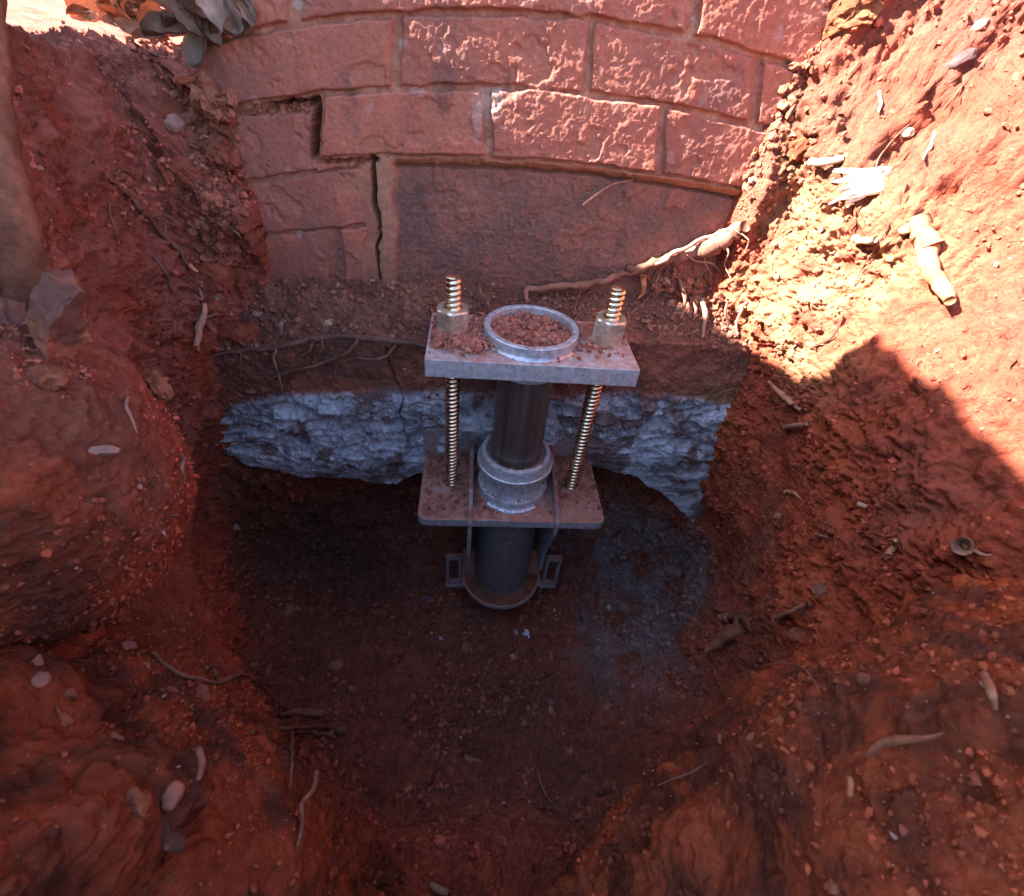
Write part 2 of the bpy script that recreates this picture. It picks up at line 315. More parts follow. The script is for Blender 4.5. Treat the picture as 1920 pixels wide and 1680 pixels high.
# lobes of undug earth that stand out from the banks
def dirs(nu, nv):
    u = np.linspace(0, 2*np.pi, nu, endpoint=False); w = np.linspace(.002, np.pi-.002, nv); A, W = np.meshgrid(u, w, indexing='ij')
    return np.stack([np.cos(A)*np.sin(W), np.sin(A)*np.sin(W), np.cos(W)], -1).reshape(-1, 3)
def ondist(x, y, d): r = ray(x, y); return CAM + r/np.linalg.norm(r)*d
def lobe(name, cpx, sph, nu=620, nv=420, k=.012, kind='structure', mat=None, relief=1.0):
    c0 = ondist(*cpx); S_ = [(ondist(*q[:3]), q[3]) for q in sph]; U = dirs(nu, nv); lo = np.zeros(len(U)); t = np.zeros(len(U))
    ts = np.linspace(.01, .75, 75); best = np.full(len(U), .02)
    for tt_ in ts:
        P = c0+U*tt_; e = sum(np.exp(-(np.linalg.norm(P-c, axis=1)-r)/k) for c, r in S_); ins = e > 1; best = np.where(ins, tt_, best)
    lo, hi = best, best+.0105
    for _ in range(8):
        m = (lo+hi)/2; P = c0+U*m[:, None]; e = sum(np.exp(-(np.linalg.norm(P-c, axis=1)-r)/k) for c, r in S_); ins = e > 1; lo = np.where(ins, m, lo); hi = np.where(ins, hi, m)
    V = c0+U*lo[:, None]; g = V.reshape(nu, nv, 3)
    du = np.roll(g, -1, 0)-np.roll(g, 1, 0); dw = np.gradient(g, axis=1); N = np.cross(dw, du); N /= np.linalg.norm(N, axis=-1, keepdims=True)+1e-12
    N = N.reshape(-1, 3); N = N*np.sign((N*U).sum(1, keepdims=True)); N = np.where(np.abs(U[:, 2:]) > .995, U, N)
    d, ci, gi = soil_relief(V); V = V+N*(d*relief-.010*relief)[:, None]; F = grid_faces(nu, nv, wrap=True)
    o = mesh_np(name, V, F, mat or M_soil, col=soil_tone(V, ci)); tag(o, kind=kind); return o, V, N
lobes = [lobe('earth_lobe', (-40,890,.56), [(-60,900,.55,.125),(50,850,.54,.078),(130,930,.55,.078),(200,960,.56,.058),(60,1020,.55,.078),(10,800,.55,.064),(-120,1000,.62,.13),(85,810,.60,.055)], relief=.4),
 lobe('earth_mound', (1700,1720,.50), [(1590,1440,.55,.080),(1490,1520,.57,.078),(1370,1630,.58,.078),(1270,1720,.60,.078),(1190,1810,.62,.086),(1960,1390,.52,.100),(1770,1470,.54,.080),(1700,1660,.51,.125),(1500,1800,.54,.13),(1960,1700,.46,.14)], nu=700, nv=520, relief=.65),
 lobe('earth_spur', (230,1500,.62), [(255,1130,.77,.066),(285,1210,.76,.066),(320,1320,.74,.070),(350,1420,.71,.080),(380,1540,.68,.088),(470,1700,.66,.095),(130,1300,.70,.100),(100,1500,.63,.13),(220,1750,.60,.15)], relief=.6)]
# unseen mound added at left, its crest shaped to shade the bank and pit
hy = np.linspace(-1.7, .42, 420); hx = np.linspace(-1.75, -.62, 220); HXg, HYg = np.meshgrid(hx, hy, indexing='ij'); PH_ = np.stack([HXg.ravel(), HYg.ravel(), 0*HXg.ravel()], 1)
cr_y = [-1.7,-1.3,-.9,-.52,-.40,-.23,-.185,-.165,-.15,-.10,-.07,.0,.05,.10,.17,.24,.33,.42]
cr_z = [.30,.90,1.12,1.15,1.150,1.155,1.155,1.135,1.08,1.06,1.045,1.02,.995,.965,.945,.92,.45,.30]
cz = np.interp(PH_[:, 1], cr_y, cr_z)
xx = PH_[:, 0]+.95; prof = np.where(xx > 0, sst(.24, .0, xx), sst(-.72, .0, xx)**.8)
hz_ = .30 + (cz-.30)*prof + .022*fbm(PH_, 26, 4, 401, g=.6)*sst(.3, .5, cz*prof) + .010*fbm(PH_, 9, 3, 402)
hp = np.stack([PH_[:, 0], PH_[:, 1], hz_], 1)
tag(mesh_np('shade_mound', hp, grid_faces(220, 420), M_soil, col=mix([.25,.08,.045], [.16,.07,.045], sst(-.3, .3, fbm(hp, 12, 3, 403)))), kind='structure')
# ------------------------------------------------------------------ brick wall (face is a relief grid in X,Z)
YW = .14
def curve(pts, deg=2):
    q = np.array([at(x, y, 'Y', YW) for x, y in pts]); c = np.polyfit(q[:, 0], q[:, 2], deg)
    return lambda X: np.polyval(c, np.clip(X, -.44, .42))
cAB = curve([(453,60),(580,46),(718,28),(855,20),(993,23),(1072,32),(1244,62),(1416,100),(1498,129)])
cBC = curve([(426,203),(580,187),(718,166),(855,157),(1072,173),(1244,204),(1409,231)])
cCD = curve([(601,299),(684,299),(855,293),(1000,302),(1072,312),(1185,326),(1388,356)])
cl0 = curve([(430,214),(500,208),(590,206)], 1)      # top of the sunken brick
cl1 = curve([(488,346),(580,314),(700,308)], 1)
cl2 = curve([(460,448),(570,436),(690,427)], 1)
cl3 = curve([(540,552),(620,545),(705,533)], 1)
dz = .0755
def bottoms(X): return None
HS = .0016
xs = np.arange(-.425, .46, HS); zs = np.arange(.03, .80, HS)
GX, GZ = np.meshgrid(xs, zs, indexing='ij'); X = GX.ravel(); Z_ = GZ.ravel(); n = len(X)
P2 = np.stack([X, np.zeros(n), Z_], 1)
wob = .0014*vnoise(P2, 30, 1)+.0007*vnoise(P2, 110, 2)
Zw = Z_ + wob; Xw = X + .0012*vnoise(P2, 40, 3)
def px_x(x, y): return at(x, y, 'Y', YW)[0]
def poly(pts, Zq):  # x as a function of z along a polyline of pixels
    q = np.array([at(x, y, 'Y', YW) for x, y in pts]); o = np.argsort(q[:, 2]); return np.interp(Zq, q[o, 2], q[o, 0])
def px_w(pts):
    return pts
crackA = poly([(598,200),(594,255),(591,300)], Z_)
crackB = poly([(698,308),(699,345),(703,392),(711,425),(712,447),(705,465),(708,500),(716,545)], Z_) + .0015*vnoise(P2, 90, 8)
# signed distance to the joints
db = np.full(n, 1.0); rowid = np.zeros(n); brid = np.zeros(n)
def row(mask, zb, zt, joints, jw, rid):
    """bricks between bed curves zb, zt; joints = x arrays"""
    d = np.minimum(Zw-zb, zt-Zw)-.0024
    k = np.zeros(n)
    for jx in joints:
        d = np.minimum(d, np.abs(Xw-jx)-jw); k = k + (Xw > jx)
    db[mask] = d[mask]; rowid[mask] = rid; brid[mask] = (rid*13.7 + k*3.1)[mask]
AB, BC, CD = cAB(X), cBC(X), cCD(X)
L0, L1, L2, L3 = cl0(X), cl1(X), cl2(X), cl3(X)
jA = [poly([(553,0),(551,40)], Z_), poly([(1303,0),(1297,62)], Z_)]
jB = [poly([(744,35),(741,158)], Z_), poly([(1110,58),(1098,165)], Z_), poly([(1424,115),(1412,228)], Z_)]
jC = [crackA, poly([(912,172),(918,292)], Z_), poly([(1243,212),(1238,322)], Z_)]
jD = [np.full(n, -.60)]
jE = [poly([(625,450),(633,545)], Z_)]
jL = [np.full(n, -.60)]
for r in range(0, 8):
    zb = AB + dz*r; zt = AB + dz*(r+1)
    js = jA if r == 0 else [np.full(n, v) for v in (np.array([-.42, -.18, .06, .30, .54]) + (.12 if r % 2 == 0 else 0))]
    row((Zw >= zb) & (Zw < zt), zb, zt, js, .007, 10+r)
row((Zw < AB) & (Zw >= BC), BC, AB, jB, .0055, 1)
right = X > crackA
row((Zw < BC) & (Zw >= CD) & right, CD, BC, jC, .005, 2)
left = ~right
row((Zw < BC) & (Zw >= L1) & left, L1, L0, [np.full(n, -.60)], .005, 3)
blockreg = ((Zw < CD) & (X > crackB)) 
leftreg = (X <= crackB) & ~((Zw >= CD) & right) & (Zw < BC)
row(leftreg & (Zw < L1) & (Zw >= L2), L2, L1, [crackB], .012, 4)
row(leftreg & (Zw < L2) & (Zw >= L3), L3, L2, [crackB, *jE], .011, 5)
row(leftreg & (Zw < L3), L3-dz, L3, [crackB], .01, 6)
# mortar strip between cracks widened with a warm repair mortar
isblock = blockreg
# brick face
db = db + .0022*fbm(P2, 55, 3, 171) + .0035*sst(.2, .6, fbm(P2, 16, 3, 173)); face = sst(-.0004, .0030, db)
sm_ = sst(.15, .3, fbm(P2*np.array([1, 1, .5]), 15, 5, 163, g=.6))*(1+.5*fbm(P2, 150, 2, 7))
bh = hsh(np.round(brid*10).astype(np.int64), np.zeros(n, np.int64), np.zeros(n, np.int64), 3)
h_br = .0075 + .0030*(bh-.5) + .0014*fbm(P2, 40, 5, 21, g=.6) + .0005*fbm(P2*np.array([.6, 1, 1]), 130, 3, 25, ridge=True) + .0007*fbm(P2, 330, 2, 29)
w1, w2, wc = worley(P2 + .004*np.stack([vnoise(P2, 120, 5)]*3, 1), 85, 41)
h_br += .0012*sm_ ; h_br -= .0020*np.clip((wc-.70)*4, 0, 1)*sst(.0, .35, w2-w1)*sst(-.1, .35, fbm(P2, 14, 2, 44))
flake = sst(.12, .22, fbm(P2, 24, 4, 91)); h_br -= .0022*flake
h_mo = -.0012 + .0012*fbm(P2, 160, 3, 33) + .0010*vnoise(P2, 420, 5)
h = h_mo*(1-face) + h_br*face
# mortar squeezed proud along the foot of some bricks
lip = np.exp(-((db+.0008)/.0016)**2)*sst(.0, .4, fbm(P2, 17, 2, 95)); h = h + .0022*lip
# lower rendered block: recessed, rough
fb = fbm(P2, 26, 4, 55); blk = -.006 + .0030*fb + .0018*fbm(P2, 90, 4, 57, ridge=True) + .0009*vnoise(P2, 350, 9)
dc = (CD-Zw)    # depth below course C
blk = blk + .010*np.exp(-(dc/.0085)**2)                     # mortar apron under the course
blk = blk - .013*np.exp(-((dc-.0125-.002*vnoise(P2, 50, 4))/.0019)**2)
blotch = sst(.30, .34, fbm(P2, 26, 3, 66))*sst(.0, .02, Z_-.10); blk += .0018*blotch
strip = sst(.028, .018, np.abs(X-crackB-.004)+.006*fb)     # repair mortar beside the crack
h = np.where(isblock, blk*(1-strip)+strip*(.0035+.001*fb), h)
h = np.where(leftreg & (Zw < L1) & (X > crackB-.022+.004*fb), .005+.0012*fbm(P2, 120, 3, 68), h)
# cracks
cwB = np.interp(Z_, [.08, .12, .17, .2, .25, .28], [.0008, .0011, .0013, .0030, .0026, .0020])
inB = (Z_ < CD+.002) & (Z_ > .05)
h = h - .05*sst(cwB+.0012, cwB, np.abs(X-crackB-.001*vnoise(P2, 140, 6)))*inB
inA = (Z_ < BC-.002) & (Z_ > CD-.001)
h = h - .055*sst(.0062, .0046, np.abs(X-crackA+.0035+.0010*vnoise(P2, 80, 6)))*inA
gx0, gx1 = px_x(480, 208), px_x(596, 203)
gt = sst(gx0, gx0+.03, X)*sst(gx1+.002, gx1, X)
h = h - .05*gt*sst(.0045, .003, np.abs(Z_-(BC-.0055-.003*sst(gx0+.05, gx1, X)+.0016*vnoise(P2, 60, 7))))
gs = sst(px_x(592,300)-.004, px_x(600,300), X)*sst(px_x(712,310), px_x(700,305), X)
h = h - .03*gs*sst(.0036, .0022, np.abs(Z_-(CD-.0035)))
# left portion has rotated out a little, the sunken left stub
h = h + np.where((left & (Zw < BC)) | leftreg, -.004, 0)
Yv = YW + .0075 - h
# colour
def C3(a): return np.array(a)
cb = mix(C3([.27,.095,.070]), C3([.42,.13,.085]), bh)
cb = mix(cb, C3([.17,.078,.07]), sst(-.1, .5, fbm(P2, 20, 4, 101))*.55)
splash = sst(-.1, .35, fbm(P2, 9, 4, 161)); cb = mix(cb, C3([.42,.135,.085]), splash*.6)
sm2 = sst(.1, .35, fbm(P2*np.array([1, 1, .5]), 15, 5, 163, g=.6)); cb = mix(cb, C3([.33,.10,.065]), sm2*.7)
cb = mix(cb, C3([.44,.20,.145]), sst(.15, .5, fbm(P2, 38, 4, 105))*.45*sst(-.2, .2, X))
cb = mix(cb, C3([.36,.14,.09]), flake*.5)
cmo = mix(C3([.33,.125,.085]), C3([.44,.21,.14]), sst(-.3, .4, fbm(P2, 60, 3, 111)))
wht = sst(.42, .5, fbm(P2, 42, 4, 121)); 
Cw = mix(cmo, cb, face)
ev = sst(.0, .5, fbm(P2*np.array([1, 1, .35]), 30, 3, 131))*.35*(np.abs(Xw-jC[1]) < .02)*(rowid == 2)
Cw = mix(Cw, C3([.46,.36,.33]), np.clip(wht*.7*(.3+.7*(1-face)), 0, 1)); Cw = mix(Cw, C3([.45,.38,.36]), ev)
cbl = mix(C3([.27,.115,.085]), C3([.18,.092,.074]), sst(-.35, .35, fbm(P2, 13, 4, 141)))
cbl = mix(cbl, C3([.36,.12,.075]), np.clip(blotch*.30 + sst(.12, .30, X)*.5*sst(-.2, .4, fb), 0, 1))
cbl = mix(cbl, C3([.40,.15,.07]), np.exp(-(dc/.011)**2)*.8)
cbl = mix(cbl, C3([.40,.19,.12]), strip*.9)
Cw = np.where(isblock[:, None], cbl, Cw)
Cw = np.where((leftreg & (Zw < L1) & (X > crackB-.022+.004*fb))[:, None], mix(C3([.40,.17,.10]), C3([.30,.12,.08]), sst(-.3, .3, fb)), Cw)
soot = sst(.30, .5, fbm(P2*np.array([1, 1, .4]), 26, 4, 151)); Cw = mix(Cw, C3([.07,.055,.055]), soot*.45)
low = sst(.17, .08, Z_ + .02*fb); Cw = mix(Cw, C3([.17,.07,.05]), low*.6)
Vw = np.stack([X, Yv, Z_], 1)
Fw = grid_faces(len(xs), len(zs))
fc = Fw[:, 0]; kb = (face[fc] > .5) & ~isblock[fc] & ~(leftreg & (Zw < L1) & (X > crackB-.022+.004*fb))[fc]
kblk = isblock[fc]; kmo = ~kb & ~kblk
wall = empty('brick_wall', (0, YW, .03)); tag(wall, 'red clay brick wall with arching courses and stepped crack, above the footing', 'wall')
def addp(name, m, mat):
    v, f, c = subset(Vw - np.array([0, YW, .03]), Fw, Cw, m); return mesh_np(name, v, f, mat, wall, col=c)
addp('brick_courses', kb, M_brick); addp('mortar_joints', kmo, M_mortar); tag(addp('rendered_block', kblk, M_block), 'dull brown cement coated block below the courses')
def boxv(x0, x1, y0, y1, z0, z1):
    V = np.array([(x, y, z) for x in (x0, x1) for y in (y0, y1) for z in (z0, z1)], float)
    return V, np.array([(0,1,3,2),(4,6,7,5),(0,4,5,1),(2,3,7,6),(0,2,6,4),(1,5,7,3)])
v, f = boxv(-.4265, 1.6, YW+.060, YW+.12, -.0, 1.9); mesh_np('wall_core', v-np.array([0, YW, .03]), f, M_brick, wall, smooth=False, col=np.tile([.22,.10,.075], (8, 1)))
v, f = boxv(-.4265, 1.6, YW+.0035, YW+.0595, .8005, 1.9); mesh_np('upper_courses', v-np.array([0, YW, .03]), f, M_brick, wall, smooth=False, col=np.tile([.26,.11,.08], (8, 1)))
v, f = boxv(-.4275, -.4255, YW+.002, YW+.0595, .03, .80); mesh_np('end_face', v-np.array([0, YW, .03]), f, M_brick, wall, smooth=False, col=np.tile([.24,.10,.075], (8, 1)))
v, f = boxv(.4602, 1.6, YW+.0035, YW+.0595, .03, .80); mesh_np('side_courses', v-np.array([0, YW, .03]), f, M_brick, wall, smooth=False, col=np.tile([.26,.11,.08], (8, 1)))

# ------------------------------------------------------------------ footing: sloping ledge, soil-stained edge, hacked concrete
def rowline(pts, Y, deg=2):
    q = np.array([at(x, y, 'Y', Y) for x, y in pts]); return q
YF = .070
qe = rowline([(400,662),(520,650),(600,636),(700,632),(800,640),(1000,640),(1200,636),(1300,640),(1370,650)], YF)
qc = rowline([(390,800),(450,760),(530,742),(700,736),(900,738),(1100,742),(1250,742),(1365,758)], YF)
qb = rowline([(395,850),(450,885),(560,908),(740,922),(790,900),(950,900),(1110,888),(1180,902),(1240,934),(1290,978),(1335,1030),(1352,1034)], YF)
NX, NS = 760, 330
fx = np.linspace(-.62, .47, NX); sv = np.linspace(0, 1, NS)
ze = np.interp(fx, qe[:, 0], qe[:, 2]); zc = np.interp(fx, qc[:, 0], qc[:, 2]); zb = np.interp(fx, qb[:, 0], qb[:, 2])
zb = zb + 0.007*vnoise(np.stack([fx, fx*0, fx*0], 1), 28, 3) + .002*vnoise(np.stack([fx, fx*0, fx*0], 1), 130, 4)
zb = np.minimum(zb, zc-.02)
# profile knots s: 0 wall foot, .22 ledge edge, .27, .42 start of concrete, .82 bottom, 1 underneath
ks = np.array([0, .24, .28, .44, .84, 1])
Yk = np.stack([np.full(NX, YW+.015), np.full(NX, YF+.006), np.full(NX, YF), np.full(NX, YF+.002), np.full(NX, YF+.022), np.full(NX, YF+.26)], 1)
Zk = np.stack([np.full(NX, .098), ze+.004, ze-.006, zc, zb, zb+.012], 1)
FY = np.stack([np.interp(sv, ks, Yk[i]) for i in range(NX)]); FZ = np.stack([np.interp(sv, ks, Zk[i]) for i in range(NX)])
FXg = np.broadcast_to(fx[:, None], FY.shape)
Vf = np.stack([FXg, FY, FZ], -1).astype(float)
du = np.gradient(Vf, axis=0); dw = np.gradient(Vf, axis=1); Nf = np.cross(du, dw); Nf /= np.linalg.norm(Nf, axis=-1, keepdims=True)
k = sv
Nf = np.stack([np.convolve(np.pad(Nf[..., 0].mean(0), 4, 'edge'), np.ones(9)/9, 'valid'), np.convolve(np.pad(Nf[..., 1].mean(0), 4, 'edge'), np.ones(9)/9, 'valid'), np.convolve(np.pad(Nf[..., 2].mean(0), 4, 'edge'), np.ones(9)/9, 'valid')], 1)
Nf /= np.linalg.norm(Nf, axis=1, keepdims=True)
if Nf[NS//2, 1] > 0: Nf = -Nf
Nf = np.broadcast_to(Nf[None], Vf.shape).reshape(-1, 3); Vf = Vf.reshape(-1, 3); S = np.broadcast_to(sv[None], (NX, NS)).ravel()
conc = sst(.425, .455, S+.012*vnoise(Vf, 60, 5)+.008*vnoise(Vf, 180, 6))
ledge = sst(.26, .22, S)
Pa = Vf*np.array([.42, 1, 1.15])
rk = fbm(Pa, 34, 5, 201, g=.62, ridge=True)
w1, w2, wc = worley(Pa+.012*np.stack([vnoise(Vf, 50, 5), vnoise(Vf, 50, 6), vnoise(Vf, 50, 7)], 1), 46, 205)
v1, v2, vc = worley(Pa+.003*np.stack([vnoise(Vf, 170, 5), vnoise(Vf, 170, 6), vnoise(Vf, 170, 7)], 1), 190, 215)
d = conc*(.012*rk + .011*(wc-.5) + .0030*(vc-.5) + .013*fbm(Vf, 16, 3, 207) + .0020*fbm(Vf, 260, 2, 209))
d = d*np.where(conc > .5, 1-.75*sst(.70, .84, S), 1)*(1-.6*sst(.36, .42, Vf[:, 0])*(conc > .5))
d -= conc*.012*sst(.25, .5, fbm(Vf*np.array([.7, 1, 1]), 20, 3, 231))
g1, g2, gid = worley(Vf, 120, 221)
d += (1-conc)*(.008*fbm(Vf, 25, 5, 211, g=.6) + .0020*fbm(Vf, 140, 3, 212) + .005*np.clip(.8-g1, 0, 1)*gid*sst(-.2, .3, fbm(Vf, 10, 2, 216)))
d += ledge*(.006*fbm(Vf, 40, 3, 213) + .0055*np.clip(.8-g1, 0, 1)*(gid*1.4)*sst(-.3, .3, fbm(Vf, 12, 2, 214)))
Vf = Vf + Nf*d[:, None]
# hairline crack running down from the ledge
cx = np.array([(725,648),(727,672),(735,700),(748,730),(757,748),(748,775),(757,800),(758,815),(765,835)]); qx = np.array([at(a, b, 'Y', YF) for a, b in cx])
ck = np.interp(Vf[:, 2], qx[::-1, 2], qx[::-1, 0]) + .0012*vnoise(Vf, 160, 9)
inn = (Vf[:, 2] < qx[0, 2]) & (Vf[:, 2] > qx[-1, 2]) & (S > .24) & (S < .8)
wck = np.interp(Vf[:, 2], [qx[-1, 2], qx[0, 2]], [.0007, .0011])
Vf[:, 1] += .02*sst(wck+.0011, wck, np.abs(Vf[:, 0]-ck))*inn
# colour
n1 = fbm(Vf, 18, 4, 241); n2 = fbm(Vf, 60, 3, 245)
cs = mix(C3([.28,.095,.060]), C3([.17,.070,.048]), sst(-.3, .3, n1)); cl = mix(C3([.27,.115,.075]), C3([.17,.072,.052]), sst(-.3, .3, n1+.3*n2)); cl = cl*(.8+.4*gid[:, None])
cc = mix(C3([.52,.54,.61]), C3([.30,.28,.31]), sst(-.2, .45, n1)); cc = mix(cc, C3([.62,.65,.75]), sst(.1, .5, n2)*.6)
cc = mix(cc, C3([.15,.13,.14]), np.clip(sst(.08, .0, w2-w1)*.3+sst(.06, .0, v2-v1)*.15, 0, 1)); cc = cc*(.75+.5*vc)[:, None]  # facet edges darkened in the colour, as shade in the crevices
stain = sst(.12, .35, fbm(Vf, 24, 4, 251) + .55*sst(.02, .0, np.abs(Vf[:, 0]-.16)-.07)*(Vf[:, 2] < -.10)) 
cc = mix(cc, C3([.16,.065,.045]), stain*.8)
dkp = sst(.3, .5, fbm(Vf*np.array([.6, 1, 1]), 28, 3, 255)); cc = mix(cc, C3([.07,.065,.07]), dkp*.6)
Cf = mix(mix(cs, cl, ledge), cc, conc)
och = sst(.28, .36, Vf[:, 0])*sst(.02, -.02, Vf[:, 2])*(1-conc)*sst(-.2, .3, n2); Cf = mix(Cf, C3([.30,.19,.085]), och*.7)
Ff = grid_faces(NX, NS); fc = Ff[:, 0]
foot = empty('concrete_footing', (0, YF, -.2)); tag(foot, 'rough hacked grey concrete footing under the brick wall, stained red along its top', 'footing')
off = np.array([0, YF, -.2]); mk = conc[fc] > .5; ml = (~mk) & (S[fc] < .245)
v, f, c = subset(Vf-off, Ff, Cf, mk); mesh_np('hacked_concrete', v, f, M_conc, foot, col=c)
v, f, c = subset(Vf-off, Ff, Cf, ~mk & ~ml); mesh_np('stained_edge', v, f, M_block, foot, col=c)
v, f, c = subset(Vf, Ff, Cf, ml); led = mesh_np('soil_ledge', v, f, M_soil, col=c); tag(led, kind='structure')


# ------------------------------------------------------------------ underpinning bracket
def join(parts):
    Vs, Fs, o = [], [], 0
    for v, f in parts:
        Vs.append(v); Fs += [tuple(i+o for i in q) for q in f]; o += len(v)
    return np.concatenate(Vs), Fs
def mesh_py(name, V, F, mat, parent=None, smooth=False, bevel=0, loc=None, sharp=35):
    me = bpy.data.meshes.new(name); me.from_pydata([tuple(v) for v in V], [], [tuple(f) for f in F]); me.update()
    me.materials.append(mat)
    if smooth:
        me.polygons.foreach_set('use_smooth', [True]*len(me.polygons)); me.set_sharp_from_angle(angle=math.radians(sharp))
    o = bpy.data.objects.new(name, me); COL.objects.link(o)
    if parent: o.parent = parent
    if loc is not None: o.location = loc
    if bevel:
        b = o.modifiers.new('bevel', 'BEVEL'); b.width = bevel; b.segments = 2; b.limit_method = 'ANGLE'; b.angle_limit = math.radians(40)
    return o
def prism(poly, z0, z1, holes=None):
    n = len(poly); V = [(x, y, z0) for x, y in poly]+[(x, y, z1) for x, y in poly]
    F = [tuple(range(n))[::-1], tuple(range(n, 2*n))]+[(i, (i+1) % n, n+(i+1) % n, n+i) for i in range(n)]
    return np.array(V, float), F
def rrect(x0, x1, y0, y1, r, k=6):
    o = []
    for cx, cy, a0 in ((x1-r, y1-r, 0), (x0+r, y1-r, 90), (x0+r, y0+r, 180), (x1-r, y0+r, 270)):
        for i in range(k+1):
            a = math.radians(a0+90*i/k); o.append((cx+r*math.cos(a), cy+r*math.sin(a)))
    return o
def lathe(prof, seg=72, x=0, y=0, a0=0, a1=360):
    full = a1-a0 >= 360; ns = seg if full else seg+1
    V = []; F = []; m = len(prof)
    for i in range(ns):
        a = math.radians(a0+(a1-a0)*i/seg)
        for r, z in prof: V.append((x+r*math.cos(a), y+r*math.sin(a), z))
    for i in range(seg):
        j = (i+1) % ns
        for k in range(m-1): F.append((i*m+k, j*m+k, j*m+k+1, i*m+k+1))
    return np.array(V, float), F
ZT, ZB1 = .0918, .0649          # top plate
Z2, T2 = -.2118, .017           # base plate top, thickness
HX, HY1, HY2 = .1614, -.0853, .0833
br = empty('underpinning_bracket', (0, 0, 0)); tag(br, 'grey steel underpinning jack bracket with two threaded rods, fixed against the footing', 'bracket')
SX = .11
v, f = prism([( -.1429, -.0765), (.1429, -.0765), (.1429, .0576), (-.1429, .0576)], ZB1, ZT); tp = mesh_py('top_plate', v, f, M_galvp, br, bevel=.0012)
v, f = lathe([(.0672, .0925), (.0672, .1075), (.0660, .1086), (.0590, .1086), (.0582, .1078), (.0582, .082)], 96); mesh_py('top_ring', v, f, M_galv, tp, smooth=True)
v, f = lathe([(.0722, .0922), (.0712, .0940), (.0690, .0956), (.0668, .0962)], 96); v[:, 2] += .0006*np.sin(np.arctan2(v[:, 1], v[:, 0])*60); mesh_py('weld_bead', v, f, M_weld, tp, smooth=True)
v, f = lathe([(.020, ZB1+.001), (.053, ZB1+.001), (.0535, ZB1-.006), (.0535, .0455), (.0525, .0445), (.0435, .0445)], 96); mesh_py('guide_ring', v, f, M_galv, tp, smooth=True)
# inner pipe
v, f = lathe([(.0, ZB1), (.0428, ZB1), (.0428, -.60), (.0, -.60)], 96); mesh_py('inner_pipe', v, f, M_pipe, br, smooth=True)
# threaded rods and nuts
def rod(x):
    R0, R1, pitch = .0096, .0116, .0076
    z0, z1 = -.232, .1720
    seg = 28; V = []; F = []
    nz = int((z1-z0)/pitch*10)
    for i in range(nz+1):
        z = z0+(z1-z0)*i/nz
        for j in range(seg):
            a = 2*math.pi*j/seg; t = ((z/pitch - a/(2*math.pi)) % 1.0)
            w = .5+.5*math.cos(2*math.pi*t); r = R0+(R1-R0)*(w**1.6)
            if z > z1-.002: r = min(r, R1-(z-(z1-.002))*.8)
            V.append((x+r*math.cos(a), r*math.sin(a), z))
    for i in range(nz):
        for j in range(seg):
            k = (j+1) % seg; F.append((i*seg+j, i*seg+k, (i+1)*seg+k, (i+1)*seg+j))
    V.append((x, 0, z1+.0012)); t = len(V)-1
    for j in range(seg): F.append((nz*seg+j, nz*seg+(j+1) % seg, t))
    V = np.array(V, float); o = mesh_py('threaded_rod', V, F, M_zinc, br, smooth=True, sharp=70)
    return o
def nut(x, rot, par, z0=ZT+.0004, hgt=.037, af=.0212):
    """hexagonal nut with chamfered corners"""
    seg = 72; V = []; F = []; prof = []
    rc = af/math.cos(math.pi/6)
    for i, (zz, lim) in enumerate([(z0, rc-.0016), (z0+.0015, rc), (z0+hgt-.0045, rc+.0005), (z0+hgt-.0022, rc-.0012), (z0+hgt, rc-.0042)]):
        for j in range(seg):
            a = 2*math.pi*j/seg; m = (a % (math.pi/3))-math.pi/6; rh = af/math.cos(m); r = min(rh, lim); V.append((x+r*math.cos(a+rot), r*math.sin(a+rot), zz))
    for zz, r in ((z0+hgt, .0125), (z0+hgt-.006, .0115)):
        for j in range(seg):
            a = 2*math.pi*j/seg; V.append((x+r*math.cos(a+rot), r*math.sin(a+rot), zz))
    for i in range(6):
        for j in range(seg):
            k = (j+1) % seg; F.append((i*seg+j, i*seg+k, (i+1)*seg+k, (i+1)*seg+j))
    return mesh_py('hex_nut', np.array(V), F, M_nut, par, smooth=True, sharp=22)
M_nut = metal_mat('zinc_nut', (.66, .57, .44), .7, .34, up=.22, dlo=.74, dhi=.9)
for x, r in ((-SX, .50), (SX, .30)):
    rr = rod(x); nut(x, r, rr)
# lower: base plate, upright back plate
v, f = prism(rrect(-HX-.002, HX-.002, HY1, HY2, .014), Z2-T2, Z2); bp_ = mesh_py('base_plate', v, f, M_dirty, br, bevel=.0012)
M_back = metal_mat('back_plate_steel', (.42, .36, .36), .5, .5, dlo=.5, dhi=.75, dirt=(.32, .15, .12))
def xz_prism(poly, y0, y1):
    v, f = prism(poly, y0, y1); return np.stack([v[:, 0], v[:, 1]*0+v[:, 2], v[:, 1]], 1), f
po = rrect(-HX-.004, HX-.004, Z2-T2-.0, -.155, .009); v, f = xz_prism(po, HY2+.0005, HY2+.0105)
bk = mesh_py('back_plate', v, f, M_back, br, bevel=.001)
v, f = lathe([(.0, 0), (.0062, 0)], 28); v = np.stack([v[:, 0]-.128, v[:, 2]+HY2+.0000, v[:, 1]-.1785], 1); mesh_py('bolt_hole', v, f, M_pipe, bk)
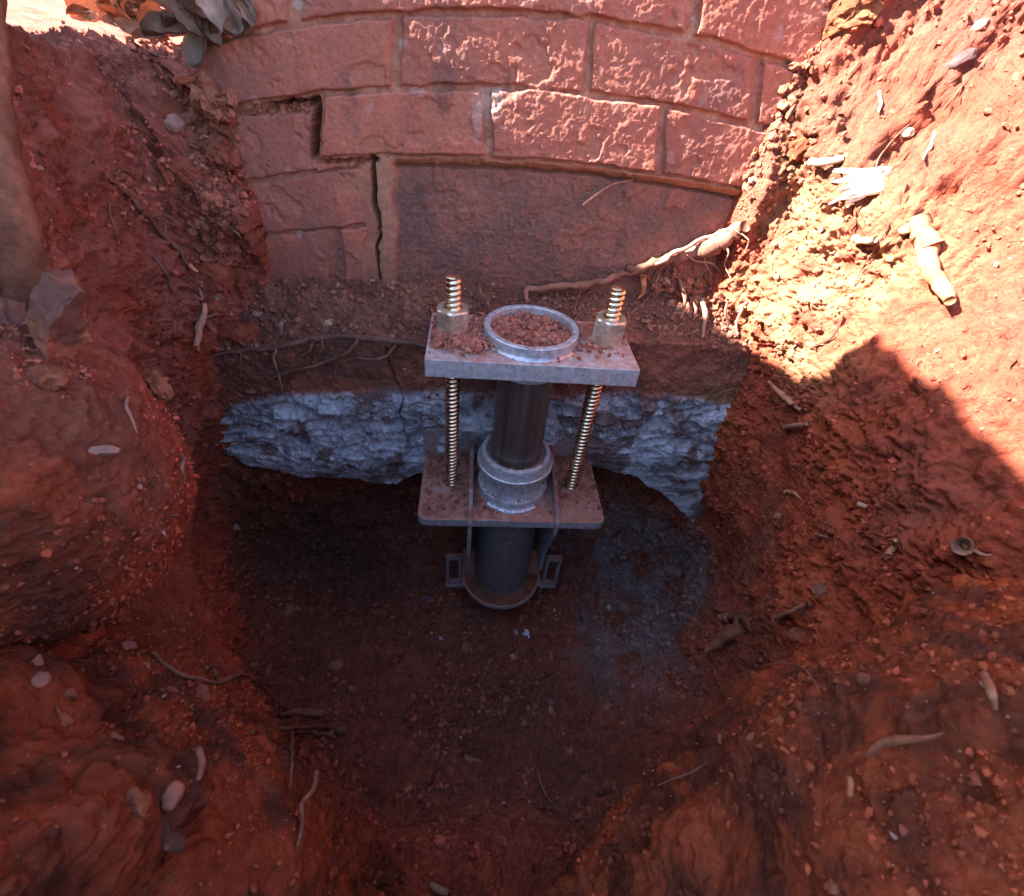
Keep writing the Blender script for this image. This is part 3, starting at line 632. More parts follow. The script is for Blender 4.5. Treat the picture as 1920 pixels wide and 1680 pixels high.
# outer sleeve, its ledge and the flanged collar
v, f = lathe([(.0495, Z2+.001), (.062, Z2+.001), (.0625, Z2+.014), (.0620, Z2+.0165), (.0535, Z2+.0165)], 96); mesh_py('sleeve_ledge', v, f, M_galv, bp_, smooth=True)
v, f = lathe([(.069, Z2+.0002), (.0678, Z2+.0022), (.0655, Z2+.0036), (.062, Z2+.0040)], 60, a0=225, a1=305); v[:, 2] += .0005*np.sin(np.arctan2(v[:, 1], v[:, 0])*70); mesh_py('weld_bead', v, f, M_weld, bp_, smooth=True)
v, f = lathe([(.0545, Z2+.012), (.0550, Z2+.075), (.044, Z2+.075)], 96); slv = mesh_py('upper_sleeve', v, f, M_galv, br, smooth=True)
v, f = prism([(-.030, -.0575), (-.0265, -.0585), (-.0265, -.040), (-.030, -.040)], Z2+.0167, Z2+.064); mesh_py('sleeve_rib', v, f, M_galv, slv)
ZC_ = Z2+.060; ZCOL = ZC_+.022
v, f = lathe([(.0550, ZC_), (.0650, ZC_+.0005), (.0658, ZC_+.0020), (.0658, ZC_+.0095), (.0640, ZC_+.0105), (.0600, ZC_+.0215), (.0600, ZC_+.0245), (.0585, ZC_+.0278), (.0570, ZC_+.0285), (.0515, ZC_+.0285), (.0508, ZC_+.0275), (.0505, ZC_+.018), (.0425, ZC_+.018)], 110); mesh_py('flared_collar', v, f, M_galv, slv, smooth=True)
v, f = lathe([(.0575, Z2-T2), (.0575, -.484), (.052, -.484)], 96); mesh_py('outer_sleeve', v, f, M_sleeve, br, smooth=True)
# side gussets: thin plates that stand on the base plate and run down the sleeve
def gusset(x, tilt, poly):
    v, f = prism(poly, -.0035, .0035)       # poly in (y,z)
    w = np.stack([x + v[:, 2] + tilt*(Z2-v[:, 1])*1.0, v[:, 0], v[:, 1]], 1); return mesh_py('gusset', w, f, M_dirty2, br, bevel=.0007)
M_dirty2 = metal_mat('gusset_steel', (.30, .32, .36), .5, .5, up=.2, dlo=.52, dhi=.72)
gp = [(.082, Z2-.20), (.082, Z2+.030), (.070, Z2+.040), (-.030, Z2+.0265), (-.0600, Z2+.0175), (-.0860, Z2+.0010), (-.0905, Z2-.006), (-.0905, Z2-.028), (-.0700, Z2-.075), (-.045, Z2-.14), (-.045, Z2-.20)]
gp1 = [(.082, Z2-.20), (.082, Z2+.030), (.070, Z2+.040), (-.030, Z2+.0265), (-.0600, Z2+.0195), (-.0860, Z2+.0030), (-.0905, Z2-.006), (-.0905, Z2-.06), (-.0890, Z2-.09), (-.060, Z2-.20)]
gusset(-.0745, .0, gp1[::-1]); gusset(.0745, .0, gp[::-1])
# bottom flange: half round lip with slotted ears
a = [math.radians(t) for t in np.linspace(200, 340, 40)]
zf = -.4829
o1 = [(.0840*math.cos(t), .0840*math.sin(t)-.002) for t in a]
poly_ = [(-.118, -.034), (-.0865, -.034)] + o1 + [(.0865, -.034), (.118, -.034), (.118, -.020), (.085, -.016), (.085, .06), (-.085, .06), (-.085, -.016), (-.118, -.020)]
v, f = prism(poly_, zf-.010, zf); fl = mesh_py('bottom_flange', v, f, M_dirty, br, bevel=.0008)
for s in (-1, 1):
    P = []
    def bx(x0, x1, y0, y1, z0, z1): P.append(boxv(min(x0, x1), max(x0, x1), y0, y1, z0, z1))
    ear_h = .085
    bx(s*.0865, s*.118, -.033, -.022, zf+.0003, zf+.008); bx(s*.0865, s*.118, -.033, -.022, zf+ear_h, zf+ear_h+.008)
    bx(s*.112, s*.118, -.033, -.022, zf+.0083, zf+ear_h-.0003); bx(s*.0865, s*.0925, -.033, -.022, zf+.0083, zf+ear_h-.0003)
    v, f = join(P); mesh_py('slotted_ear', v, f, M_dirty2, fl)

# ------------------------------------------------------------------ placing things on what they lie on
bpy.context.view_layer.update()
DG = bpy.context.evaluated_depsgraph_get()
rng = np.random.default_rng(7); random.seed(7)
CV = Vector(CAM)
def hit(x, y):
    d = Vector(ray(x, y)).normalized()
    ok, p, n, i, o, m = sc.ray_cast(DG, CV + d*.05, d)
    if not ok: return CV + d*1.2, -d
    if n.dot(d) > 0: n = -n
    return p, n
def hitc(x, y, r=6):
    """steadier surface point: median depth of five rays"""
    ps = [hit(x+a, y+b) for a, b in ((0, 0), (r, 0), (-r, 0), (0, r), (0, -r))]
    ds = sorted((p-CV).length for p, n in ps); d = Vector(ray(x, y)).normalized()
    nn = sum((n for p, n in ps), Vector()).normalized()
    return CV + d*ds[2], nn
def pxm(p): return (p-CV).length/FPX*1.0      # metres per photo pixel near the axis
def crom(P, n=8):
    P = [np.array(p, float) for p in P]; P = [2*P[0]-P[1]] + P + [2*P[-1]-P[-2]]; o = []
    for i in range(1, len(P)-2):
        for k in range(n):
            t = k/n; o.append(.5*((2*P[i]) + (-P[i-1]+P[i+1])*t + (2*P[i-1]-5*P[i]+4*P[i+1]-P[i+2])*t*t + (-P[i-1]+3*P[i]-3*P[i+1]+P[i+2])*t**3))
    o.append(P[-2]); return np.array(o)
def tube(name, P, R, colr, mat, parent=None, seg=9, knob=.18, sd=0, flat=1.0, wob=1.0, hollow=False, n=7):
    """knobbly tapered tube through P (list of 3d points), radii R (list); last value of colr varied along it"""
    C_ = crom(P, n); m = len(C_); t = np.linspace(0, 1, m)
    R = np.interp(t, np.linspace(0, 1, len(R)), R)
    C_ = C_ + wob*np.stack([vnoise(C_, 70, sd+1), vnoise(C_, 70, sd+2), vnoise(C_, 70, sd+3)], 1)*np.minimum(R, .0028)[:, None]*.8
    T = np.gradient(C_, axis=0); T /= np.linalg.norm(T, axis=1, keepdims=True)+1e-9
    up = np.array([.13, -.7, .7]); A = np.cross(T, up); A /= np.linalg.norm(A, axis=1, keepdims=True)+1e-9; B_ = np.cross(A, T)
    R = R*(1+knob*vnoise(C_, 120, sd+9))
    a = np.linspace(0, 2*np.pi, seg, endpoint=False)
    V = C_[:, None] + R[:, None, None]*(np.cos(a)[None, :, None]*A[:, None] + flat*np.sin(a)[None, :, None]*B_[:, None])
    V = V.reshape(-1, 3); dsp = vnoise(V, 260, sd+5)*.12*np.repeat(R, seg); V = V + (V-np.repeat(C_, seg, 0))/np.repeat(R, seg)[:, None]*dsp[:, None]
    F = grid_faces(m, seg); idx = np.arange(m*seg).reshape(m, seg)
    F = np.concatenate([F, np.stack([idx[:-1, -1], idx[1:, -1], idx[1:, 0], idx[:-1, 0]], 1)])
    c0, c1 = C_[0], C_[-1]
    if hollow:   # a hollow stem: the mouth turns inward
        i0 = idx[-1]; inner = C_[-1]+(V[i0]-C_[-1])*.72; deep = inner - T[-1]*R[-1]*1.6
        k0 = len(V); V = np.concatenate([V, inner, deep]); s = np.arange(seg); s2 = (s+1) % seg
        F = np.concatenate([F, np.stack([i0, i0[s2], k0+s2, k0+s], 1), np.stack([k0+s, k0+s2, k0+seg+s2, k0+seg+s], 1)])
        V = np.concatenate([V, [C_[-1]-T[-1]*R[-1]*1.6, c0]]); a1, a0 = len(V)-2, len(V)-1
        F = np.concatenate([F, np.stack([k0+seg+s, k0+seg+s2, np.full(seg, a1), np.full(seg, a1)], 1), np.stack([idx[0][s2], idx[0], np.full(seg, a0), np.full(seg, a0)], 1)])
    else:
        V = np.concatenate([V, [c0-T[0]*R[0]*.3, c1+T[-1]*R[-1]*.3]]); a0, a1 = len(V)-2, len(V)-1; s = np.arange(seg); s2 = (s+1) % seg
        F = np.concatenate([F, np.stack([idx[0][s2], idx[0], np.full(seg, a0), np.full(seg, a0)], 1), np.stack([idx[-1][s], idx[-1][s2], np.full(seg, a1), np.full(seg, a1)], 1)])
    base = np.array(colr)
    nz = fbm(V, 60, 3, sd+40); cc = mix(base*.7, base*1.2, sst(-.4, .4, nz))
    if hollow: cc[k0+seg:k0+2*seg] *= .4
    Fl = [tuple(q) if q[2] != q[3] else tuple(q[:3]) for q in F.tolist()]
    me = bpy.data.meshes.new(name); me.from_pydata([tuple(v) for v in V], [], Fl); me.update(); me.materials.append(mat)
    me.polygons.foreach_set('use_smooth', [True]*len(me.polygons))
    at_ = me.color_attributes.new('tone', 'FLOAT_COLOR', 'POINT'); q = np.ones((len(V), 4), np.float32); q[:, :3] = cc; at_.data.foreach_set('color', q.ravel())
    o = bpy.data.objects.new(name, me); COL.objects.link(o)
    if parent: o.parent = parent
    return o
def path(pts, lift=.003):
    """photo path laid on the surface; each point may carry its own lift in metres"""
    o = []
    for q in pts:
        p, n = hitc(q[0], q[1]); l = q[2] if len(q) > 2 else lift
        o.append(np.array(p + n*l*.5 + (CV-p).normalized()*l*.5))
    # smooth depth jumps
    D_ = np.array([np.linalg.norm(v-CAM) for v in o])
    if len(D_) > 2:
        Ds = D_.copy()
        for i in range(1, len(D_)-1): Ds[i] = min(D_[i], (D_[i-1]+D_[i+1])/2+.004) if D_[i] > (D_[i-1]+D_[i+1])/2+.012 else D_[i]
        o = [CAM+(v-CAM)*(Ds[i]/D_[i]) for i, v in enumerate(o)]
    return o
PALE = (.36, .20, .14); TAN = (.26, .115, .075); DARKR = (.16, .075, .055); WHITEW = (.42, .28, .19)
def root(name, pts, rpx, label, cat='root', colr=TAN, lift=.003, group=None, kids=(), seg=9, flat=1, hollow=False, knob=.18, wob=1.0):
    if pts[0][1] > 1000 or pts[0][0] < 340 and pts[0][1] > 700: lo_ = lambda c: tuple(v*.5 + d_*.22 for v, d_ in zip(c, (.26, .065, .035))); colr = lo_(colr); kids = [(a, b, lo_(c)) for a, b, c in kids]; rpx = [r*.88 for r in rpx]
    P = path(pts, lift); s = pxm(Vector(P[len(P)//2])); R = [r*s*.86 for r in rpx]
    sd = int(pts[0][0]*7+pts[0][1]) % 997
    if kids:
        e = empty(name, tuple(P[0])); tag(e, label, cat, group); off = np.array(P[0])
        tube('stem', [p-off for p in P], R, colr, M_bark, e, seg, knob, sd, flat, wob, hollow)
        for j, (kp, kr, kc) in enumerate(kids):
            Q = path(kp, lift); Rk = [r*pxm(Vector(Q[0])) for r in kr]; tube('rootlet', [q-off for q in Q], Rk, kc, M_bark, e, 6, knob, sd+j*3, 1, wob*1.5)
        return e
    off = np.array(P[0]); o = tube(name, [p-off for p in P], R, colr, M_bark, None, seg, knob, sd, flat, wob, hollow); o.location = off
    tag(o, label, cat, group); return o

# ---- roots
root('root', [(398,664),(470,656),(520,652,.008),(560,643,.010),(600,634,.011),(640,629,.011),(700,634,.011),(760,641,.011),(798,647,.008)], [3,4,5,5.5,6,6,6,5.5,4],
     'long dark root along the edge of the soil ledge, left of the steel bracket', colr=DARKR, lift=.006, kids=[
     ([(674,636,.012),(664,652,.012),(638,664,.010),(605,678,.010),(565,688,.008),(525,702,.006),(497,716,.004)], [3.4,3.4,2.8,2.5,2,1.6,1], TAN),
     ([(742,641,.012),(736,655,.012),(712,668,.010),(672,670,.008),(632,677,.006)], [3,2.8,2.4,1.8,1], TAN),
     ([(588,638,.012),(580,654,.012),(556,670,.008),(546,692,.005)], [2,1.8,1.4,1], TAN),
     ([(520,655,.01),(514,672,.01),(523,690,.008),(527,716,.006),(531,742,.004)], [2.4,2,1.8,1.4,.9], PALE),
     ([(455,662,.01),(453,690,.008),(451,716,.006)], [2,1.6,1], TAN),
     ([(606,633,.014),(604,652,.012),(588,676,.008)], [1.4,1.2,.8], TAN),
     ([(634,680,.008),(628,704,.006),(626,724,.005)], [1.2,1,.7], TAN),
     ([(560,690,.006),(540,712,.006),(533,738,.004)], [1.2,1,.7], DARKR)])
root('root', [(986,541,.012),(1050,536,.014),(1110,528,.016),(1160,514,.014),(1205,499,.012),(1245,487,.010),(1290,474,.010),(1335,458,.010),(1380,434,.008),(1400,424,.004)], [6,7,7.5,8,8,9,13,16,15,10],
     'thick broken root jutting from the sunlit soil over the ledge, right of the bracket', colr=(.25,.105,.07), knob=.35, kids=[
     ([(987,541,.012),(989,556,.010),(990,570,.004)], [5,4.5,3], TAN),
     ([(1012,540,.012),(1012,553,.010),(1002,559,.006),(993,560,.004)], [2,2,1.6,1], TAN),
     ([(1090,535,.012),(1084,556,.010),(1077,592,.004)], [2,1.8,1], TAN),
     ([(1130,528,.010),(1100,552,.006),(1092,564,.004)], [1.5,1.2,.8], TAN),
     ([(1170,500,.014),(1185,508,.014),(1200,514,.010)], [5,4.5,3], DARKR),
     ([(1230,490,.02),(1268,468,.02),(1310,446,.02),(1352,430,.016),(1385,420,.01)], [3,3.2,3,3,2.4], PALE),
     ([(1300,452,.02),(1320,470,.02),(1345,452,.02)], [1.4,1.4,1], PALE),
     ([(1262,484,.02),(1275,500,.016),(1260,524,.01)], [1.3,1.2,.8], TAN), ([(1285,476,.022),(1300,488,.02),(1330,490,.014),(1352,506,.008)], [1.5,1.4,.9], PALE),
     ([(1325,460,.022),(1318,486,.018),(1335,510,.012)], [1.2,1.1,.8], PALE), ([(1362,446,.02),(1372,470,.014),(1362,496,.010),(1370,520,.006)], [1.5,1.3,.9], PALE),
     ([(1250,488,.018),(1225,520,.012),(1232,545,.008)], [1.2,1,.8], TAN), ([(1385,430,.016),(1402,448,.012),(1398,474,.008)], [1.6,1.3,.9], PALE),
     ([(1340,436,.02),(1350,456,.016),(1335,480,.01)], [1.4,1.2,.8], PALE),
     ([(1160,512,.012),(1150,505,.01),(1134,500,.006)], [3,2.6,1.5], DARKR)])
G = 'fine roots hanging from the soil beside the footing'
for i, (p, r, c, l) in enumerate([
    ([(1262,500,.008),(1276,538,.012),(1284,568,.012),(1274,600,.006)], [4,4,3.4,1.6], TAN, 'curved root hanging below the right end of the thick broken root'),
    ([(1316,566,.010),(1322,592,.012),(1318,634,.008)], [5,5,2.6], PALE, 'stubby pale root pointing straight down under the sunlit lip'),
    ([(1292,560,.01),(1300,580,.01),(1298,605,.006)], [3,2.6,1.4], TAN, 'short thin root between the curved root and the stubby pale root'),
    ([(1205,515,.012),(1203,545,.012),(1196,562,.006)], [7,5,2], (.5,.2,.1), 'short orange root stub just right of the right threaded rod'),
    ([(1215,560,.006),(1206,572,.006),(1198,580,.004)], [1.6,1.4,1], TAN, 'tiny thin rootlet beside the right hex nut'),
    ([(1238,508,.008),(1228,530,.010),(1232,556,.006)], [2.2,2,1], TAN, 'wispy rootlet below the join of the thick broken root'),
    ([(1368,560,.012),(1364,590,.012),(1372,612,.008)], [2.6,2.2,1.2], PALE, 'pale rootlet crossing the shadow edge on the right bank'),
    ([(1400,575,.012),(1385,600,.010),(1380,626,.006)], [3,2.4,1.4], (.6,.3,.2), 'bright rootlet hanging at the tip of the sunlit patch')]):
    root('root', p, r, l, colr=c, group=G)

root('root', [(172,302),(206,336,.006),(240,374,.008),(270,402,.008),(300,432,.008),(330,466,.006),(352,492,.005),(366,508,.004)], [2,3.4,4,4.2,4,3.6,3.2,2.2],
     'long thin dark root running diagonally down the left bank', colr=(.20,.095,.07), kids=[
     ([(310,440,.008),(308,425,.008),(311,415,.006)], [2,1.8,1], TAN), ([(207,325,.006),(235,322,.006),(262,345,.004)], [1.4,1.2,.8], TAN), ([(352,492,.006),(362,500,.008),(368,510,.008)], [3,3,2], (.6,.26,.14))])
root('root', [(288,482),(306,506,.005),(318,532,.006),(330,555,.004)], [2.4,3,2.8,1.6], 'short dark rootlet below the long diagonal root on the left bank', colr=DARKR, lift=.004)
root('root', [(374,536),(378,560,.006),(360,552,.005)], [2.4,2.4,1], 'forked grey rootlet under the flat red clod', colr=(.25,.14,.12))
root('root', [(207,378,.005),(206,402,.005),(216,440,.005),(222,462,.003)], [1.4,1.3,1.2,.8], 'hair thin rootlet hanging on the upper left bank', colr=TAN)
root('stick', [(386,572,.008),(382,596,.010),(374,616,.012),(370,642,.010)], [4,6,7,5], 'pale snapped twig leaning where the left bank meets the ledge', 'stick', colr=(.52,.27,.18), kids=[([(384,594,.010),(400,588,.010),(418,586,.006)], [3,2.6,1.4], TAN), ([(386,600,.01),(392,612,.01),(396,620,.008)], [6,6,4], TAN)])
root('root', [(236,744,.004),(232,766,.006),(243,790,.006),(252,812,.004)], [3,3.6,3,1.8], 'pale crooked twig on the left bank above the cut white stub', colr=PALE)
root('root', [(330,848,.006),(336,862,.008),(330,882,.010),(336,894,.008),(342,908,.004)], [2,5,4.4,1.6,1], 'pale frayed stub with a hair root, left of the grey footing', colr=PALE)
root('root', [(308,968,.004),(332,966,.006),(358,974,.004)], [1.4,1.6,1], 'hair thin rootlet lying across the lower left bank', colr=PALE)
root('root', [(286,1226,.003),(330,1264,.006),(400,1281,.010),(455,1273,.012),(492,1290,.012),(530,1324,.010),(566,1337,.006)], [2,3.2,3.6,3.6,3,3,2.4],
     'forked root lying across the lower left slope', colr=(.33,.17,.11), kids=[([(402,1280,.01),(396,1262,.012),(397,1242,.01)], [3,2.6,2], TAN), ([(440,1274,.012),(480,1276,.014),(495,1286,.012),(512,1284,.010)], [3,2.6,2.4,1.4], PALE), ([(330,1262,.006),(345,1250,.006)], [1.4,.8], TAN)])
root('stick', [(520,1342,.006),(560,1338,.012),(606,1342,.014)], [4,7,9], 'dark stick end poking out of the lower left slope, upper of two', 'stick', colr=(.24,.12,.095))
root('stick', [(470,1376,.004),(536,1368,.012),(600,1368,.016),(640,1372,.016),(654,1366,.016)], [3,6,8,9,5], 'broad tan stick below the dark stick end on the lower left slope', 'stick', colr=(.36,.17,.11), flat=.6, kids=[([(556,1374,.014),(600,1378,.016),(630,1388,.014)], [3,3,2], TAN)])
root('root', [(548,1366,.008),(542,1392,.012),(540,1440,.012),(539,1484,.006)], [5,4,3,1.4], 'long straight root dangling beneath the tan stick', colr=(.22,.12,.10))
root('root', [(580,1460,.018),(572,1490,.016),(560,1518,.010),(557,1556,.008),(554,1592,.004)], [4.6,5,4,3.4,2.4], 'upright reddish root near the bottom of the pit slope', colr=(.34,.16,.11), lift=.01)
root('root', [(1006,1444,.010),(1012,1464,.008),(1026,1494,.006),(1052,1526,.006),(1074,1556,.005),(1104,1588,.003)], [4,2.6,2,1.8,1.4,1], 'thin zigzag root crossing the dark near floor', colr=(.30,.18,.14))
root('stick', [(372,1416,.014),(374,1440,.010),(371,1462,.004)], [6,6,5], 'short cut stub standing on the lower left slope', 'stick', colr=TAN, hollow=False)
root('root', [(470,1275,.01),(480,1300,.008),(478,1316,.005)], [1.4,1.2,.8], 'hair thin rootlet under the forked root on the left slope', colr=TAN)
root('root', [(538,1188,.005),(530,1210,.005),(518,1236,.003)], [1.6,1.3,.8], 'hair thin rootlet beside the grey pebbles on the pit floor', colr=TAN)
root('root', [(1444,716,.006),(1462,736,.008),(1478,748,.010),(1488,752,.010),(1504,770,.006)], [3,5,5,7,3], 'pale crooked twig on the shaded right bank, right of the footing end', colr=(.5,.26,.18))
root('stick', [(1512,794,.004),(1494,800,.008),(1474,804,.008)], [4.4,5,5], 'short straight cut stick below the crooked twig on the right bank', 'stick', colr=PALE, hollow=True)
root('root', [(1474,922,.004),(1488,926,.010),(1506,938,.008)], [3.6,3,2], 'curled orange rootlet on the edge of the right bank', colr=(.5,.22,.14))
root('stick', [(1606,940,.008),(1628,948,.006)], [4.4,5], 'tiny cut pale stub alone on the shaded right bank', 'stick', colr=PALE)
root('root', [(1530,1000,.004),(1552,1006,.005)], [1.8,1.2], 'thin pale splinter on the lower right bank', colr=PALE)
root('stick', [(1680,1010,.006),(1675,1026,.010),(1666,1042,.012)], [4,6,6], 'short hollow reed with open end on the right bank', 'stick', colr=(.52,.26,.17), hollow=True)
root('stick', [(1742,462,.004),(1752,500,.010),(1766,535,.014),(1774,566,.014)], [16,13,12,8], 'stout pale cut root lying on the sunlit right bank, like a bone', 'stick', colr=(.34,.16,.08), knob=.12, kids=[([(1722,406,.006),(1732,432,.008),(1744,466,.008)], [12,15,15], (.30,.14,.08))])
root('stick', [(1580,296,.004),(1550,300,.010),(1518,304,.012)], [4,6,7], 'pale hollow stick on the sunlit bank close to the brick wall', 'stick', colr=WHITEW, hollow=True)
root('stick', [(1604,446,.006),(1620,452,.010),(1644,450,.008)], [5,6,5], 'small white stick under the white frayed root', 'stick', colr=WHITEW)
root('root', [(1524,652,.004),(1552,634,.006),(1572,610,.006),(1582,592,.004)], [2,3,2.6,1.6], 'dark crooked root on the blown-out sunlit patch', colr=(.10,.045,.03))
root('root', [(1752,250,.004),(1745,280,.008),(1730,300,.006)], [2,3,1.6], 'bleached rootlet high on the right bank', colr=WHITEW)
root('root', [(1648,172,.004),(1652,192,.006),(1645,212,.004)], [2,2.6,1.4], 'bleached rootlet on the upper right bank near the wall', colr=PALE)
root('root', [(1740,200,.003),(1690,248,.004),(1650,290,.003),(1640,320,.003)], [1.3,1.3,1.2,1], 'long hair root crossing the upper right bank', colr=(.16,.07,.05))
root('root', [(1700,345,.003),(1660,440,.004),(1620,500,.003),(1590,570,.003)], [1.2,1.2,1.1,1], 'long hair root right of the blown-out sunlit patch', colr=(.16,.07,.05))
root('stick', [(1632,1422,.006),(1660,1410,.008),(1700,1400,.008),(1740,1388,.006),(1772,1374,.002)], [7,8,8,6,3], 'broad splintered stick on the near right mound', 'stick', colr=(.24,.085,.04), flat=.4, knob=.6, seg=7, lift=.002)
root('stick', [(1600,1460,.010),(1610,1474,.012),(1596,1490,.008)], [5,6,6], 'small curled bark strip below the splintered stick', 'stick', colr=(.5,.2,.09))
root('stick', [(1840,1280,.010),(1850,1305,.014),(1864,1338,.006)], [7,7,3.4], 'upright splinter at the right edge of the near mound', 'stick', colr=(.5,.24,.13))
root('root', [(1532,1292,.004),(1520,1268,.010),(1490,1258,.012),(1450,1256,.012),(1422,1252,.012),(1412,1228,.008)], [1.4,2,2,1.8,1.8,1.2], 'long thin root looping above the near mound', colr=(.34,.18,.13))
root('root', [(1236,1476,.006),(1266,1464,.006),(1300,1450,.006),(1332,1432,.004)], [1.2,1.3,1.2,1], 'grey hair root leading to the mound edge', colr=(.28,.2,.19))
root('root', [(1352,1384,.006),(1356,1400,.01)], [5,2.4], 'tiny mushroom-headed root tip at the mound edge', colr=(.35,.2,.16))
root('stick', [(1400,1170,.004),(1370,1188,.014),(1340,1206,.018),(1322,1220,.014)], [16,15,11,5], 'stubby torn root jutting over the dark hollow on the right', 'stick', colr=(.40,.18,.12), kids=[([(1392,1165,.016),(1366,1160,.022),(1350,1156,.022)], [13,10,7], (.42,.18,.13))])
root('stick', [(1516,1132,.008),(1488,1150,.016),(1458,1166,.018)], [6,7,8], 'straight tan stick resting above the wedge clod on the right bank', 'stick', colr=(.45,.22,.14), flat=.7)
root('root', [(1860,1040,.004),(1846,1040,.008),(1830,1030,.008)], [1.8,3,4], 'pale stalk below the hollow round husk', colr=PALE)
root('root', [(805,1655,.01),(822,1664,.012),(842,1676,.010)], [4,7,5], 'pale curled root tip at the very bottom of the pit', colr=(.5,.32,.2))
root('root', [(1092,384,.004),(1120,362,.006),(1150,344,.006),(1186,338,.003)], [2.6,2,1.6,1], 'thin pink root arching on the rendered block', colr=(.5,.22,.16))
root('root', [(440,430,.006),(450,440,.010),(458,452,.008)], [2.4,2.6,1.6], 'small pale splinter in the soil against the sunken bricks', colr=PALE)
pp = [at(-58, -60, 'X', -.44), at(-46, 100, 'X', -.43), at(-30, 250, 'X', -.425), at(0, 400, 'X', -.42), at(30, 500, 'X', -.425), at(50, 590, 'X', -.435)]
post = tube('post', [q-pp[0] for q in pp], [.018, .019, .019, .021, .023, .024], (.19, .065, .038), M_bark, None, 26, .03, 5, .6, .2); post.location = pp[0]
tag(post, 'smooth soil-caked post down the far left edge of the pit', 'post')
# round empty husk
p, n = hitc(1807, 1020); s = pxm(p)
husk = tube('seed_husk', [(0, 0, 0), (0, -.001, .004), (0, -.003, .010)], [.004, 11*s, 12*s], (.25,.13,.09), M_bark, None, 20, .03, 3, 1, 0, True); husk.location = p + n*.004
husk.rotation_euler = ((CV-p).normalized()+Vector((-.35, 0, .25))).to_track_quat('Z', 'Y').to_euler(); tag(husk, 'round empty seed husk with a dark mouth on the right bank', 'husk')

# ---- stones and clods
def ico(sub=2):
    t = (1+5**.5)/2; V = [(-1,t,0),(1,t,0),(-1,-t,0),(1,-t,0),(0,-1,t),(0,1,t),(0,-1,-t),(0,1,-t),(t,0,-1),(t,0,1),(-t,0,-1),(-t,0,1)]
    F = [(0,11,5),(0,5,1),(0,1,7),(0,7,10),(0,10,11),(1,5,9),(5,11,4),(11,10,2),(10,7,6),(7,1,8),(3,9,4),(3,4,2),(3,2,6),(3,6,8),(3,8,9),(4,9,5),(2,4,11),(6,2,10),(8,6,7),(9,8,1)]
    V = [np.array(v)/np.linalg.norm(v) for v in V]
    for _ in range(sub):
        c = {}; G_ = []
        def mid(a, b):
            k = (min(a, b), max(a, b))
            if k not in c: m = V[a]+V[b]; V.append(m/np.linalg.norm(m)); c[k] = len(V)-1
            return c[k]
        for a, b, d in F:
            x, y, z = mid(a, b), mid(b, d), mid(d, a); G_ += [(a, x, z), (b, y, x), (d, z, y), (x, y, z)]
        F = G_
    return np.array(V), np.array(F)
I0 = ico(0); I1 = ico(1); I3 = ico(3); I4 = ico(4)
def rock(name, x, y, w, h, label, cat='stone', colr=(.3,.12,.08), dim=.6, rot=0, sink=.42, facet=.55, depth=.6, sd=None, mat=None, group=None, rough=.10, col2=None, smooth=False, lift=0):
    """angular lump; w,h = its size in the photograph's pixels, rot = turn in the image plane"""
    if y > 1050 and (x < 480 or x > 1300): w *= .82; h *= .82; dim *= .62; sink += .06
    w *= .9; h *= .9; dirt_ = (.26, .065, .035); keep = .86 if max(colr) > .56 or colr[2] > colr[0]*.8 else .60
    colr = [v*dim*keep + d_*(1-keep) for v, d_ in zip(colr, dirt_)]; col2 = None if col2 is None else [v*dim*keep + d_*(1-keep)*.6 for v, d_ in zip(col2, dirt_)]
    p, n = hitc(x, y, 4); s = pxm(p); sd = sd or int(x*3+y*5) % 991
    r = np.random.default_rng(sd); V, F = I4 if max(w, h) > 50 else I3; V = V.copy()
    for _ in range(int(7+9*facet)):                      # shave planes
        d = r.normal(size=3); d /= np.linalg.norm(d); k = 1-facet*r.uniform(.25, .75); q = V@d; V = V - np.maximum(0, q-k)[:, None]*d
    V = V*(1+rough*fbm(V, 2.2, 3, sd))[:, None]; V = V/np.abs(V).max(0)
    V = V*np.array([w/2*s, h/2*s, min(w, h)/2*s*depth*1.2])
    V = V + .0006*np.stack([vnoise(V, 220, sd+k) for k in range(3)], 1)*min(3, max(w, h)/18)
    ca, sa_ = math.cos(math.radians(rot)), math.sin(math.radians(rot))
    ax, ay = RT*ca-UP*sa_, RT*sa_+UP*ca
    d = np.array((p-CV).normalized())
    nn = np.array(n); az = nn*.6 - d*.6; az /= np.linalg.norm(az); ax = ax-az*(ax@az); ax /= np.linalg.norm(ax); ay = np.cross(az, ax)
    V = V[:, :1]*ax + V[:, 1:2]*ay + V[:, 2:]*az
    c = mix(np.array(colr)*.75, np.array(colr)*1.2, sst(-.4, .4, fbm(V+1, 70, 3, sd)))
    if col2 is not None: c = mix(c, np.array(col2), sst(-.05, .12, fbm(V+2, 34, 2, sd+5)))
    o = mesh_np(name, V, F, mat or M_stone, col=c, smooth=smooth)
    if not smooth: o.data.polygons.foreach_set('use_smooth', [True]*len(o.data.polygons)); o.data.set_sharp_from_angle(angle=math.radians(28))
    o.location = p + n*(min(w, h)/2*s*depth*(1-2*sink)+lift); tag(o, label, cat, group); return o
RED = (.30, .085, .045); GREY = (.24, .19, .18)
rock('stone', 76, 625, 92, 140, 'large angular tan stone wedged on the left bank behind the soil lump', colr=(.42,.165,.09), rot=20, depth=1.0, col2=(.20,.10,.08), facet=.9, sink=.15, lift=.02, rough=.05)
rock('stone', 8, 600, 60, 90, 'dark broken stone at the left edge beside the large tan stone', colr=(.14,.10,.09), rot=50, depth=.4, facet=.8)
rock('soil_clod', 408, 500, 100, 62, 'flat pointed red clod leaning on the sunken bricks', 'clod', colr=(.34,.11,.07), rot=-14, depth=.45, facet=.8, sink=.05, lift=.006, mat=M_crumb)
